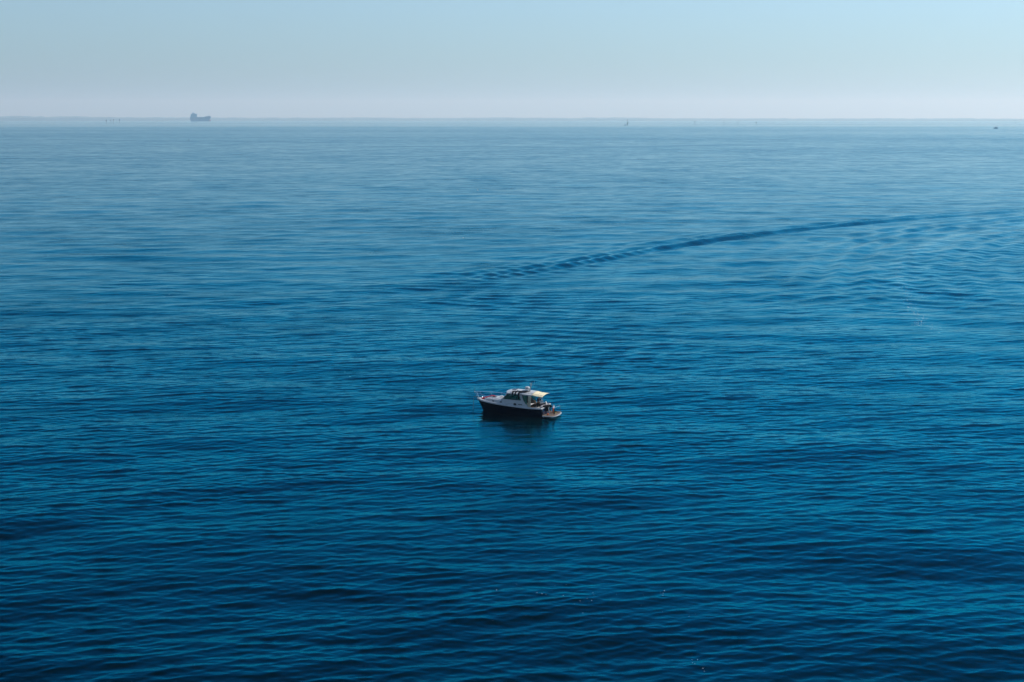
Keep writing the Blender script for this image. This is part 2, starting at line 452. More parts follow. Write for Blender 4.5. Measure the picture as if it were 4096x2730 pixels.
M_RED = mat('red_neoprene', (0.50, 0.008, 0.022), 0.7, noise=0.3, nscale=5, bump=0.02)
M_ORANGE = mat('orange_rubber', (0.75, 0.12, 0.03), 0.45, noise=0.12)
M_YELLOW = mat('yellow_fin_rubber', (0.55, 0.50, 0.12), 0.5, noise=0.15)
M_TANK = mat('painted_tank', (0.60, 0.66, 0.85), 0.3, noise=0.08)
M_CUSHION = mat('grey_cushion', (0.30, 0.29, 0.33), 0.8, noise=0.15)
M_ROPE = mat('rope', (0.10, 0.09, 0.08), 0.9, noise=0.3, nscale=40)
M_GLASS = glass_mat('green_tinted_glass', (0.30, 0.72, 0.60))
M_VINYL = mat('clear_vinyl_curtain', (0.62, 0.52, 0.36), 0.35, noise=0.2, nscale=6, bump=0.02, alpha=0.93)
M_SKIN = mat('skin', (0.50, 0.29, 0.20), 0.5, noise=0.05)
M_HAIR = mat('brown_hair', (0.05, 0.025, 0.012), 0.7, noise=0.3)
M_SHIRT = mat('dark_blue_shirt', (0.02, 0.025, 0.05), 0.8, noise=0.2)
M_TOWEL = mat('white_towel', (0.78, 0.74, 0.68), 0.95, noise=0.06, bump=0.01)

# ------------------------------------------------------------------ the motor boat
HEAD = R(180 - 24)
boat = thing('motor_boat', 'navy-hulled cabin cruiser with white hardtop and cream awning, anchored in the middle of the water', 'motor boat', (BOAT_AT.x, BOAT_AT.y, BOAT_AT.z), HEAD, rx=R(-1.6))
BMAT = Matrix.Translation(boat.location) @ boat.rotation_euler.to_matrix().to_4x4()
def on_boat(p): return BMAT @ Vector(p)
BS = [(5.0, 0.0), (4.9, 0.14), (4.6, 0.42), (4.0, 0.80), (3.0, 1.16), (2.0, 1.38), (1.0, 1.49), (0, 1.53), (-2, 1.51), (-3.7, 1.40)]
BW = [(4.28, 0.0), (4.1, 0.10), (3.5, 0.42), (2.5, 0.84), (1.2, 1.18), (-0.5, 1.34), (-2.2, 1.37), (-3.85, 1.30)]
ZS = [(5.0, 1.42), (4, 1.36), (2, 1.28), (0, 1.20), (-2, 1.12), (-3.7, 1.12)]
def zs(x): return cr(ZS, x)
def bs(x): return max(0.0, cr(BS, x))
hull = MB()
LV = [(-0.45, 'k'), (-0.2, 'u'), (0.0, 'w'), (0.18, 1), (0.42, 1), (0.68, 1), (0.94, 1), (None, 's')]
def hull_pt(t, lv):
    z, kind = lv
    xs_ = 5.0 + (-3.68 - 5.0) * t; xw = 4.28 + (-3.86 - 4.28) * t
    S = Vector((xs_, bs(xs_), zs(xs_))); Wl = Vector((xw, max(0, cr(BW, xw)), 0))
    if kind == 's': return S
    if kind in ('k', 'u'):
        f = -z / 0.45; xk = 3.5 + (-3.9 - 3.5) * t
        return Vector((xw + (xk - xw) * f, Wl.y * math.sqrt(max(0, 1 - f ** 1.6)), z))
    f = z / S.z
    if f > 0.97: f = 0.97
    p = 1.0 + 0.9 * max(0, 1 - t * 2.2)
    x = Wl.x + (S.x - Wl.x) * (f ** (1.15 if t < 0.3 else 1)); y = Wl.y + (S.y - Wl.y) * (f ** p)
    return Vector((x, y, z))
TS = [0, .01, .025, .05, .08, .12, .16, .2, .26, .32, .4, .5, .6, .7, .8, .88, .94, 1.0]
rows = []
for t in TS:
    half = [hull_pt(t, lv) for lv in LV]
    rows.append([Vector((p.x, -p.y, p.z)) for p in half[::-1]] + half[1:])
hull.grid(rows)
hull.bm.faces.new([hull.bm.verts.new(p) for p in rows[-1]])      # transom
hull.build('hull', M_NAVY, boat, smooth=True)
# white rub rail and toe rail round the sheer
def sheer_path(off, dz, x_end=-3.68):
    P = []
    n = 34
    for i in range(n + 1):
        x = 5.0 + (x_end - 5.0) * (i / n) ** 1.25
        P.append((x, bs(x), zs(x)))
    return P
def swept(name, m, prof, bow=0.03, parent=boat):
    """prof: (outward, up) section swept along both sheers, round the bow"""
    mb = MB(); P = sheer_path(0, 0)
    full = [(x, -y, z) for x, y, z in P[::-1]] + P[1:]
    rows = []
    for i, (x, y, z) in enumerate(full):
        a = full[max(i - 1, 0)]; b = full[min(i + 1, len(full) - 1)]
        d = Vector((b[0] - a[0], b[1] - a[1], 0)).normalized(); nrm = Vector((d.y, -d.x, 0)) * -1
        if nrm.x * 1 + nrm.y * y < 0: nrm = -nrm
        if abs(y) < 1e-6: nrm = Vector((1, 0, 0))
        rows.append([Vector((x, y, z)) + nrm * o + Vector((0, 0, h)) for o, h in prof])
    mb.grid(rows, close_u=True, cap=True)
    return mb.build(name, m, parent, smooth=True)
swept('rub_rail', M_WHITE, [(0.0, -0.10), (0.035, -0.09), (0.055, -0.045), (0.03, 0.0), (0.0, 0.0)])
swept('toe_rail', M_WHITE, [(0.005, 0.002), (0.03, 0.01), (0.02, 0.075), (-0.06, 0.085), (-0.08, 0.002)])
tb = MB()
tb.grid([[Vector((-3.69 - 0.13 * (1 - (y / 1.4) ** 2) - o, y, 1.12 + h)) for o, h in ((0.03, -.06), (0.05, 0.0), (0.02, 0.06), (-0.12, 0.06), (-0.14, -.06))] for y in np.linspace(-1.4, 1.4, 13)], close_u=True, cap=True)
tb.build('transom_cap', M_WHITE, boat, smooth=True)
# curved outer transom skin, navy, between the hull sides
tr = MB(); tr.grid([[Vector((-3.70 - 0.13 * (1 - (y / 1.4) ** 2) - 0.06 * (1 - z), y * (0.955 + 0.045 * z), z)) for z in (0.05, 0.35, 0.7, 1.06)] for y in np.linspace(-1.385, 1.385, 13)])
tr.build('transom', M_NAVY, boat, smooth=True, solid=0.03)
# decks: foredeck and side decks, then cockpit coaming
CX = -1.95
dk = MB(); rows = []
for i in range(25):
    x = 4.93 + (CX - 4.93) * i / 24; b = bs(x) - 0.04
    rows.append([Vector((x, b * f, zs(x) + 0.015 + 0.05 * (1 - f * f))) for f in np.linspace(-1, 1, 9)])
dk.grid(rows); dk.build('deck', M_DECK, boat, smooth=True)
for s in (1, -1):
    co = MB(); rows = []
    for x in np.linspace(CX, -3.66, 9):
        b = bs(x) - 0.02
        rows.append([Vector((x, s * b, zs(x) + 0.02)), Vector((x, s * (b - 0.2), zs(x) + 0.05)), Vector((x, s * (b - 0.24), zs(x) - 0.05)), Vector((x, s * (b - 0.24), 0.5))])
    co.grid(rows)
    co.build('coaming', M_WHITE, boat, smooth=True, solid=0.02)
fl = MB(); fl.box((-2.85, 0, 0.5), (1.8, 2.56, 0.05)); fl.build('cockpit_sole', M_TEAK, boat)
bk = MB(); bk.box((-3.6, 0, 0.78), (0.05, 2.5, 0.6)); bk.build('cockpit_bulkhead', M_WHITE, boat)
# aft bench and engine box in the cockpit
eb = MB(); eb.box((-2.75, 0.45, 0.78), (0.85, 0.9, 0.5), taper=0.95); eb.build('engine_box', M_WHITE, boat, bevel=0.04, smooth=True)
be = MB(); be.box((-3.35, -0.35, 0.82), (0.42, 1.7, 0.5)); be.build('aft_bench', M_WHITE, boat, bevel=0.04, smooth=True)
cu = MB(); cu.box((-3.33, -0.35, 1.12), (0.4, 1.6, 0.1)); cu.build('bench_cushion', M_CUSHION, boat, bevel=0.03, smooth=True)
sc = MB(); sc.box((-2.6, -1.14, 1.0), (1.2, 0.12, 0.3)); sc.build('side_cushion', M_CUSHION, boat, bevel=0.03, smooth=True)

# trunk cabin
TW = [(4.0, 0.10), (3.85, 0.42), (3.5, 0.66), (3.0, 0.84), (2.2, 1.0), (1.4, 1.10), (0.9, 1.14)]
TZ = [(4.0, 0.05), (3.8, 0.14), (3.4, 0.26), (3.0, 0.32), (2.2, 0.37), (1.4, 0.42), (0.9, 0.44)]
tk = MB(); rows = []
for x in list(np.linspace(4.0, 3.4, 6)) + list(np.linspace(3.2, 0.9, 9)):
    w = cr(TW, x); h = cr(TZ, x); z = zs(x) + 0.03
    prof = [(w, 0), (w * 0.985, h * 0.55), (w * 0.95, h * 0.86), (w * 0.86, h), (w * 0.5, h + 0.05), (0, h + 0.07)]
    half = [Vector((x, a, z + b)) for a, b in prof]
    rows.append([Vector((p.x, -p.y, p.z)) for p in half] + half[-2::-1])
tk.grid(rows); tk.bm.faces.new([tk.bm.verts.new(p) for p in rows[0]])
tk.build('trunk_cabin', M_WHITE, boat, smooth=True)
for x in (2.5, 1.5):
    w = cr(TW, x) + 0.0; sl = math.atan2(cr(TW, x - .3) - cr(TW, x + .3), .6)
    for s in (1, -1):
        rt = Matrix.Rotation(-s * sl, 3, 'Z')
        p = MB(); p.ellipsoid((x, s * (w - 0.005), zs(x) + 0.03 + cr(TZ, x) * 0.4), (0.155, 0.03, 0.075), rot=rt); f = p.build('porthole', M_DARK, boat, smooth=True)
        q = MB(); q.tube([Vector((x, s * (w + 0.012), zs(x) + 0.03 + cr(TZ, x) * 0.4)) + rt @ Vector((0.165 * math.cos(a), 0, 0.085 * math.sin(a))) for a in np.linspace(0, 2 * math.pi, 17)], 0.011, 5); q.build('rim', M_STEEL, f)
h = MB(); h.box((2.75, 0, zs(2.75) + 0.435), (0.5, 0.5, 0.04)); h.build('foredeck_hatch', M_DARK, boat, bevel=0.01)
for s in (1, -1):
    g = MB(); zz = lambda x: zs(x) + 0.03 + cr(TZ, x) + 0.1
    g.tube([(3.2, s * 0.5, zz(3.2) - .07), (3.15, s * 0.52, zz(3.1)), (2.3, s * 0.62, zz(2.3)), (1.5, s * 0.7, zz(1.5)), (1.45, s * 0.7, zz(1.5) - .07)], 0.014, 5); g.build('grab_rail', M_STEEL, boat)

# pilothouse
def sy(x, z): return 1.22 - 0.125 * (z - 1.2) - 0.05 * max(0, x) ** 1.4
def panel(name, m, poly, s, thick, parent, out=0.0, sub=True):
    """a side panel given as (x, z) points, following the wall"""
    mb = MB(); a = [Vector((x, s * (sy(x, z) + out), z)) for x, z in poly]; mb.prism(a, (0, -s * thick, 0))
    return mb.build(name, m, parent)
for s in (1, -1):
    panel('cabin_side', M_WHITE, [(1.75, zs(1.7) + .02), (1.32, 1.84), (-1.30, 1.84), (-1.42, 1.70), (-1.95, 1.14), (-1.2, 1.14), (0, 1.18)], s, 0.05, boat)
    panel('front_pillar', M_WHITE, [(1.32, 1.845), (0.72, 2.54), (0.60, 2.54), (1.19, 1.845)], s, 0.05, boat)
    panel('arch_pillar', M_WHITE, [(-0.80, 2.54), (-1.10, 1.845), (-1.30, 1.845), (-1.30, 2.0), (-1.14, 2.54)], s, 0.06, boat, out=0.012)
    panel('arch_foot', M_WHITE, [(-1.305, 1.98), (-1.30, 1.845), (-1.42, 1.705), (-1.95, 1.16), (-2.0, 1.16), (-1.9, 1.36), (-1.62, 1.52)], s, 0.06, boat, out=0.012)
    pf = panel('side_window', M_GLASS, [(1.17, 1.86), (0.61, 2.52), (-0.80, 2.52), (-1.08, 1.86)], s, 0.008, boat, out=-0.02)
    fr = MB(); F = [(1.17, 1.86), (0.61, 2.52), (-0.80, 2.52), (-1.08, 1.86), (1.17, 1.86)]
    fr.tube([Vector((x, s * (sy(x, z) - 0.01), z)) for x, z in F], 0.022, 5); fr.build('frame', M_DARK, pf)
    mu = MB(); mu.tube([Vector((0.06, s * (sy(0.06, z) - 0.012), z)) for z in (1.86, 2.52)], 0.026, 5); mu.build('mullion', M_DARK, pf)
    pw = panel('quarter_window', M_GLASS, [(-1.18, 2.50), (-1.32, 2.02), (-1.64, 1.55), (-1.84, 1.40), (-1.86, 2.50)], s, 0.008, boat, out=-0.02)
    fr = MB(); F = [(-1.18, 2.50), (-1.32, 2.02), (-1.64, 1.55), (-1.84, 1.40), (-1.86, 2.50), (-1.18, 2.50)]
    fr.tube([Vector((x, s * (sy(x, z) - 0.01), z)) for x, z in F], 0.028, 5); fr.build('frame', M_DARK, pw)
    po = MB(); po.tube([(-1.93, s * 1.10, 2.5), (-1.96, s * 1.2, 1.15)], 0.035, 6); po.build('door_post', M_DARK, boat)
    gr = MB(); gr.box((-0.98, s * (sy(-1, 1.36) + 0.004), 1.38), (0.62, 0.02, 0.15)); gv = gr.build('vent_grille', M_WHITE, boat, bevel=0.008)
    for k in range(3):
        sl = MB(); sl.box((-1.0, s * (sy(-1, 1.36) + 0.018), 1.34 + 0.04 * k), (0.5, 0.012, 0.024)); sl.build('slot', M_DARK, gv)
    sp = MB(); sp.ellipsoid((-0.34, s * (sy(-.3, 1.35) + 0.02), 1.36), (0.19, 0.07, 0.13)); sp.build('shaded_air_scoop', M_DARK, boat, smooth=True)  # engine air intake, its shadow painted as a dark lump
# windscreen in three panes with dark mullions
WX = lambda z: 1.32 - (z - 1.84) * 0.86
yb0, yb1 = sy(1.2, 1.84) - 0.03, sy(0.7, 2.52) - 0.03
for a, b in ((-1, -0.36), (-0.34, 0.34), (0.36, 1)):
    m_ = MB(); c = 0.12
    fx = lambda f: c * (1 - f * f)
    m_.prism([(WX(1.86) + fx(a), a * yb0, 1.86), (WX(1.86) + fx(b), b * yb0, 1.86), (WX(2.52) + fx(b), b * yb1, 2.52), (WX(2.52) + fx(a), a * yb1, 2.52)], (-0.01, 0, 0))
    m_.build('windscreen_pane', M_GLASS, boat)
wf = MB()
for f in (-1, -0.35, 0.35, 1):
    wf.tube([(WX(1.84) + .12 * (1 - f * f), f * yb0, 1.84), (WX(2.54) + .12 * (1 - f * f), f * yb1, 2.54)], 0.03, 6)
wf.tube([(WX(1.85) + .12 * (1 - f * f), f * yb0, 1.85) for f in np.linspace(-1, 1, 9)], 0.03, 6)
wf.build('windscreen_frame', M_WHITE, boat, smooth=True)
dsh = MB(); dsh.box((0.85, 0, 1.72), (1.0, 2.1, 0.28), taper=0.9); dsh.build('dashboard', M_INT, boat, bevel=0.03)
# front wall of the house below the glass
fw = MB(); fw.grid([[Vector((1.36 + .12 * (1 - f * f) + (0.12 if z < 1.7 else 0), f * 1.08, z)) for z in (1.5, 1.85)] for f in np.linspace(-1, 1, 9)]); fw.build('cabin_front', M_WHITE, boat, smooth=True, solid=0.03)
cf = MB(); cf.box((-0.3, 0, 0.75), (3.2, 2.3, 0.04)); cf.build('cabin_sole', M_TEAK, boat)
for s, nm in ((1, 'helm_seat'), (-1, 'helm_seat')):
    st = MB(); st.box((-0.45, s * 0.62, 1.3), (0.55, 0.6, 0.14)); st.box((-0.75, s * 0.62, 1.6), (0.12, 0.58, 0.55)); st.box((-0.45, s * .62, 1.0), (0.3, 0.3, 0.5)); st.build(nm, M_CUSHION, boat, bevel=0.03, smooth=True)
sw = MB(); sw.tube([Vector((0.3, -0.6 + 0.2 * math.cos(a), 1.72 + 0.2 * math.sin(a))) for a in np.linspace(0, 2 * math.pi, 17)], 0.015, 5); sw.tube([(0.3, -.8, 1.72), (0.3, -.4, 1.72)], 0.012, 5); sw.build('steering_wheel', M_STEEL, boat)
for c_, s__ in (((-1.7, -1.0, 1.1), (0.5, 0.3, 0.7)), ((-1.6, 0.95, 1.05), (0.6, 0.3, 0.6))):
    gb = MB(); gb.box(c_, s__); gb.build('galley_locker', M_INT, boat, bevel=0.02)

# hardtop: a crowned shell with rounded front corners
def roof_z(x, y):
    f = y / 1.17; z = 2.62 + 0.20 * (1 - f * f)
    if x > 0.2: z -= 0.13 * ((x - 0.2) / 0.75) ** 2
    if x < -1.2: z -= 0.045 * (-x - 1.2)
    return z
def roof_w(x):
    if x > 0.35: return 1.17 * math.sqrt(max(0.02, 1 - ((x - 0.35) / 0.68) ** 2.4))
    return 1.17
hx = [1.02, 1.0, 0.95, 0.85, 0.7, 0.5, 0.25, 0, -0.4, -0.8, -1.2, -1.6, -2.0, -2.4]
rt = MB(); rows = []
for x in hx:
    w = roof_w(x); ys = [f * w for f in np.linspace(-1, 1, 13)]
    top = [Vector((x, y, roof_z(x, y))) for y in ys]
    bot = [Vector((x - (0.03 if x > 0.9 else 0), y * 0.975, roof_z(x, y) - 0.135 + 0.04 * (1 - (y / 1.17) ** 2))) for y in ys[::-1]]
    rows.append(top + bot)
rt.grid(rows, close_u=True, cap=True); rt.build('hardtop', M_WHITE, boat, smooth=True)
ht = MB(); ht.prism([(0.42, -0.28, roof_z(0.42, 0) - .0), (0.42, 0.28, roof_z(0.42, 0)), (-0.08, 0.28, roof_z(-0.1, .1) + .0), (-0.08, -0.28, roof_z(-0.1, .1))], (0, 0, 0.04)); ht.build('roof_hatch', mat('smoked_hatch', (0.03, 0.03, 0.05), 0.25), boat, bevel=0.01)
# cream awning carried aft of the hardtop
def awn_z(x, y):
    f = y / 1.14; u = (-2.4 - x) / 1.3
    return 2.60 + 0.19 * (1 - f * f) * (1 - 0.25 * u) - 0.06 - 0.12 * u - 0.02 * math.sin(u * math.pi) + 0.006 * math.sin(9 * f + 3 * u)
aw = MB(); aw.grid([[Vector((x, 1.14 * f - 0.02 * f * (x + 2.4), awn_z(x, 1.14 * f))) for f in np.linspace(-1, 1, 15)] for x in np.linspace(-2.38, -3.72, 10)]); aw.build('awning', M_CANVAS, boat, smooth=True, solid=0.015)
for y in (-0.85, 0.85):
    rl = MB(); P = []
    xs_ = np.linspace(-1.35 if y > 0 else -1.75, -3.76, 9)
    for x in xs_: P.append((x, y, (roof_z(x, y) if x > -2.4 else awn_z(x, y)) + 0.07))
    P = [(P[0][0], y, P[0][2] - 0.07)] + P + [(P[-1][0] - .02, y, P[-1][2] - 0.08)]
    rl.tube(P, 0.014, 5); r_ = rl.build('awning_rail', M_DARK, boat)
    for x in (-1.9, -2.35):
        ft = MB(); ft.tube([(x, y, roof_z(x, y) - .01), (x, y, roof_z(x, y) + 0.07)], 0.012, 5); ft.build('foot', M_DARK, r_)
seam = MB(); seam.tube([(-3.02, 1.15 * f, awn_z(-3.02, 1.14 * f) + 0.014) for f in np.linspace(-.99, .99, 15)], 0.012, 4); seam.build('awning_batten', M_DARK, boat)
eg = MB(); eg.tube([(-3.73, 1.16 * f, awn_z(-3.72, 1.14 * f) - 0.012) for f in np.linspace(-1, 1, 13)], 0.018, 5); eg.tube([(x, 1.155, awn_z(x, 1.14) - .012) for x in np.linspace(-2.4, -3.72, 6)], 0.014, 5); eg.build('awning_frame', M_DARK, boat)
for P in ([(-2.15, -1.12, 2.50), (-2.85, -1.32, 1.16)], [(-2.62, -1.12, 2.50), (-2.68, -1.2, 2.0), (-2.95, -1.3, 1.16)]):
    st = MB(); st.tube(P, 0.02, 6); st.build('awning_strut', M_STEEL, boat)
# rolled curtain by the cabin door, port side
cu = MB(); cu.grid([[Vector((-1.99 - 0.36 * u * (1 - 0.12 * v), 1.13 + 0.12 * v + 0.035 * math.sin(u * 17) * (0.4 + v), 2.5 - 1.36 * v)) for u in np.linspace(0, 1, 22)] for v in np.linspace(0, 1, 10)]); cu.build('side_curtain', M_VINYL, boat, smooth=True, solid=0.01)

# radar, mast and lights
rx, ry = -1.3, -0.25
zr = roof_z(rx, ry)
rd = MB(); rd.lathe([(0.20, 0.10), (0.27, 0.13), (0.285, 0.20), (0.27, 0.34), (0.22, 0.385), (0.02, 0.395)], (rx, ry, zr), 26); ro = rd.build('radar_dome', M_WHITE, boat, smooth=True)
rb = MB(); rb.lathe([(0.283, 0.0), (0.290, 0.015), (0.283, 0.03)], (rx, ry, zr + 0.165), 26); rb.build('band', M_CUSHION, ro, smooth=True)
for dx, dy in ((-.16, -.16), (.16, -.16), (.16, .16), (-.16, .16)):
    lg = MB(); lg.tube([(rx + dx * 1.1, ry + dy * 1.1, zr - .03), (rx + dx, ry + dy, zr + .12)], 0.018, 5); lg.build('leg', M_STEEL, ro)
ms = MB(); mb_ = Vector((-1.72, 0.05, roof_z(-1.72, 0)))
ms.tube([mb_ + Vector((0, 0, -.02)), mb_ + Vector((-0.16, 0, 0.55)), mb_ + Vector((-0.28, 0, 0.98))], [0.06, 0.045, 0.035], 8)
mo = ms.build('mast', M_WHITE, boat, smooth=True)
br = MB(); br.tube([mb_ + Vector((-0.17, 0, 0.58)), mb_ + Vector((-0.10, 0, 0.66)), mb_ + Vector((-0.08, 0, 0.84))], 0.032, 7); br.build('lamp_arm', M_WHITE, mo, smooth=True)
for p in (mb_ + Vector((-0.285, 0, 1.02)), mb_ + Vector((-0.08, 0, 0.88))):
    lt = MB(); lt.lathe([(0.045, -0.05), (0.055, -0.03), (0.055, 0.03), (0.03, 0.06)], p, 10); lt.build('mast_light', M_DARK if p.z > mb_.z + 0.95 else M_WHITE, mo, smooth=True)
an = MB(); an.tube([mb_ + Vector((-0.24, 0, 0.72)), mb_ + Vector((-0.55, -0.05, 0.74)), mb_ + Vector((-0.56, -0.05, 1.25))], 0.007, 4); an.build('antenna', M_WHITE, mo)
ra = MB(); ra.tube([(-1.1, 0.55, roof_z(-1.1, .55)), (-1.1, .55, roof_z(-1.1, .55) + .06), (-0.5, .55, roof_z(-.5, .55) + .06), (-.5, .55, roof_z(-.5, .55))], 0.012, 5); ra.build('roof_rail', M_STEEL, boat)

# bow rail
def rail_pt(x, s):
    y = max(0.0, cr([(5.35, 0.0), (5.25, 0.16), (4.9, 0.36), (4.2, 0.74), (3.2, 1.12), (2.2, 1.34), (1.5, 1.42)], x))
    return Vector((x, s * y, zs(min(x, 5)) + cr([(5.35, 0.74), (4.5, 0.72), (3, 0.69), (1.9, 0.62), (1.3, 0.52)], x)))
RX = [5.35, 5.3, 5.2, 5.0, 4.6, 4.2, 3.6, 3.0, 2.4, 1.9, 1.5]
br = MB(); br.tube([rail_pt(x, 1) for x in RX[::-1]] + [rail_pt(x, -1) for x in RX[1:]], 0.017, 6); bo = br.build('bow_rail', M_STEEL, boat, smooth=True)
for s in (1, -1):
    e_ = MB(); e_.tube([rail_pt(1.5, s), Vector((1.2, s * 1.38, zs(1.2) + .3)), Vector((1.1, s * 1.36, zs(1.1) + .06))], 0.016, 6); e_.build('rail_end', M_STEEL, bo)
    for xt, xb in ((5.22, 4.86), (4.85, 4.45), (3.75, 3.35), (2.55, 2.2)):
        st = MB(); st.tube([rail_pt(xt, s), Vector((xb, s * (bs(xb) - 0.09), zs(xb) + 0.05))], 0.014, 6); st.build('stanchion', M_STEEL, bo)
jk = MB(); jk.tube([(5.34, 0, 2.12), (5.30, 0, 2.72)], 0.018, 6); jk.build('jack_staff', M_DARK, boat)
nl = MB(); nl.ellipsoid((5.33, 0, 2.14), (0.06, 0.06, 0.06)); nl.build('rail_glint', M_WHITE, boat, smooth=True)  # white ball standing in for the sun glint on the bow rail
rl = MB(); rl.prism([(4.7, -0.12, 1.44), (5.42, -0.07, 1.5), (5.46, 0, 1.5), (5.42, 0.07, 1.5), (4.7, 0.12, 1.44)], (0, 0, 0.06)); rl.build('bow_roller', M_STEEL, boat, bevel=0.01)
wd = MB(); wd.lathe([(0.11, 0), (0.12, 0.05), (0.07, 0.1), (0.09, 0.17), (0.06, 0.2)], (4.35, 0, zs(4.35) + 0.06), 14); wd.build('windlass', M_STEEL, boat, smooth=True)
for s in (1, -1):
    for x in (4.55, -3.3, 0.6):
        c = MB(); y = s * (bs(x) - 0.11); c.tube([(x - .11, y, zs(x) + .09), (x + .11, y, zs(x) + .09)], 0.014, 5); c.tube([(x - .04, y, zs(x) + .02), (x - .04, y, zs(x) + .09)], 0.012, 5); c.tube([(x + .04, y, zs(x) + .02), (x + .04, y, zs(x) + .09)], 0.012, 5); c.build('cleat', M_STEEL, boat)
# swim platform
def plat(x0, x1, z, h, inset):
    P = []
    for y in np.linspace(1.36 - inset, -1.36 + inset, 15):
        P.append((x1 + inset + 0.36 * abs(y / 1.36) ** 3.2, y, z))
    return [(x0, -1.40 + inset, z), (x0, 1.40 - inset, z)] + P
sp = MB(); sp.prism(plat(-3.78, -5.36, 0.22, 0, 0), (0, 0, 0.11)); so = sp.build('swim_platform', M_WHITE, boat, bevel=0.03, smooth=True)
tp = MB(); tp.prism(plat(-3.80, -5.36, 0.331, 0, 0.10), (0, 0, 0.012)); tp.build('teak_inlay', M_TEAK, so)
for y in (1.0, 0.0, -1.0):
    sb = MB(); sb.tube([(-3.95, y, 0.02), (-4.7, y, 0.22)], 0.03, 6); sb.build('bracket', M_STEEL, so)
pr = MB(); pr.tube([(-4.84, 0.22, 0.34), (-4.86, 0.22, 1.08), (-4.92, 0.1, 1.12), (-5.05, -0.9, 1.13), (-5.07, -1.02, 1.08), (-5.06, -1.04, 0.34)], 0.024, 7); pr.build('platform_rail', M_STEEL, boat, smooth=True)
pc = MB(); pc.tube([(-4.83, 0.27, 0.36), (-4.84, 0.27, 1.03)], 0.075, 8); pc.build('rail_cover', M_DARK, boat, smooth=True)
td = MB(); td.prism([(-3.88, 0.12, 0.36), (-4.22, 0.05, 0.36), (-4.03, 0.05, 1.18), (-3.93, 0.12, 1.2)], (0.02, 0.06, 0)); td.build('transom_door', M_WHITE, boat, bevel=0.01)
bp_ = MB(); bp_.prism([(-3.80, 1.05, 0.42), (-3.87, 0.30, 0.42), (-3.83, 0.32, 1.06), (-3.76, 1.05, 1.06)], (-0.03, 0, 0)); bp_.build('lit_transom_section', mat('lit_navy_gelcoat', (0.012, 0.03, 0.09), 0.25, noise=0.1, coat=0.5), boat, bevel=0.01)  # navy transom section reflecting light, the reflection painted as a lighter blue
ex = MB(); ex.lathe([(0.05, 0), (0.06, 0.08)], (-4.0, 0, 0), 10, axis='X'); ex.bm.transform(Matrix.Translation((0.05, 1.15, 0.12))); ex.build('exhaust_pipe', M_STEEL, boat)

def loose(mb, name, m, label, cat, group=None, **kw):
    """a thing that rests on the boat: a top-level object of its own"""
    o = mb.build(name, m, None, **kw)
    o.data.transform(BMAT); tag(o, label, cat, group); return o
def loose_thing(name, label, cat, p, group=None):
    q = on_boat(p); t = thing(name, label, cat, q, HEAD, group, rx=R(-1.6)); return t

# anchor rope
an = MB(); an.tube([(4.5, 0, 1.55), (5.0, 0, 1.54), (5.40, 0, 1.58), (5.46, 0.0, 1.45), (5.50, 0.02, 0.8), (5.56, 0.03, 0.0), (5.62, .03, -0.6)], 0.022, 6)
loose(an, 'anchor_rope', M_ROPE, 'thin dark anchor rope hanging straight down from the bow roller into the water', 'rope')

# black wetsuits laid over the hardtop, limbs hanging down the port side
def draped(paths, widths, thick=0.035, lift=0.0):
    mb = MB()
    for P, W_ in zip(paths, widths):
        rows = []
        P = [Vector(p) for p in P]
        for i, p in enumerate(P):
            d = (P[min(i + 1, len(P) - 1)] - P[max(i - 1, 0)]); d.normalize()
            side = Vector((1, 0, 0)); side = (side - d * side.dot(d))
            if side.length < 0.25: side = Vector((0, 1, 0)) - d * d.y
            side.normalize(); n = d.cross(side)
            w = W_[i] / 2; row = []
            for k in range(10):
                a = 2 * math.pi * k / 10
                row.append(p + side * math.cos(a) * w * (1 + 0.12 * math.sin(i * 2.1 + k)) + n * math.sin(a) * thick * (1 + 0.3 * math.sin(i * 1.3 + k * 2)))
            rows.append(row)
        mb.grid(rows, close_u=True, cap=True)
    return mb
def rp(x, y, up=0.04): return (x, y, roof_z(x, min(abs(y), 1.17) * (1 if y >= 0 else -1)) + up)
def limb(x, y0, drop, dx=0.0):
    return [rp(x, y0), rp(x + dx * .2, (y0 + 1.17) / 2), rp(x + dx * .35, 1.1), (x + dx * .5, 1.215, 2.58), (x + dx * .7, 1.25, 2.5 - drop * .4), (x + dx, 1.25, 2.5 - drop)]
LW = [.26, .22, .2, .18, .16, .13]
g_ws = 'black wetsuits drying on the hardtop'
loose(draped([[rp(0.25, .78), rp(-0.05, .72), rp(-0.5, .62), rp(-0.95, .56)], limb(-0.02, .7, .12, -0.08)], [[.10, .20, .30, .16], LW]), 'wetsuit', M_BLACK, 'black wetsuit draped on the hardtop, foremost of three, one short arm over the window', 'wetsuit', g_ws, smooth=True, sub=1)
loose(draped([[rp(-0.35, .5, .07), rp(-0.55, .74, .07), rp(-0.9, .7, .07), rp(-1.3, .5, .06)], limb(-0.38, .66, .26, -0.02)], [[.16, .3, .34, .2], LW]), 'wetsuit', M_BLACK, 'black wetsuit draped on the hardtop, middle of three, one arm before the window', 'wetsuit', g_ws, smooth=True, sub=1)
loose(draped([[rp(-0.8, .82, .08), rp(-1.1, .66, .1), rp(-1.5, .42, .08), rp(-1.95, .16, .05)], limb(-0.82, .6, .5, 0.0), [rp(-0.85, .9, .06), rp(-1.05, .95, .05), rp(-1.4, .8, .05), rp(-1.6, .5, .05)]], [[.3, .4, .3, .12], [x * 1.35 for x in LW], [.2, .3, .3, .2]]), 'wetsuit', M_BLACK, 'black wetsuit by the mast foot, its long leg hanging down a white cabin pillar', 'wetsuit', g_ws, smooth=True, sub=1)
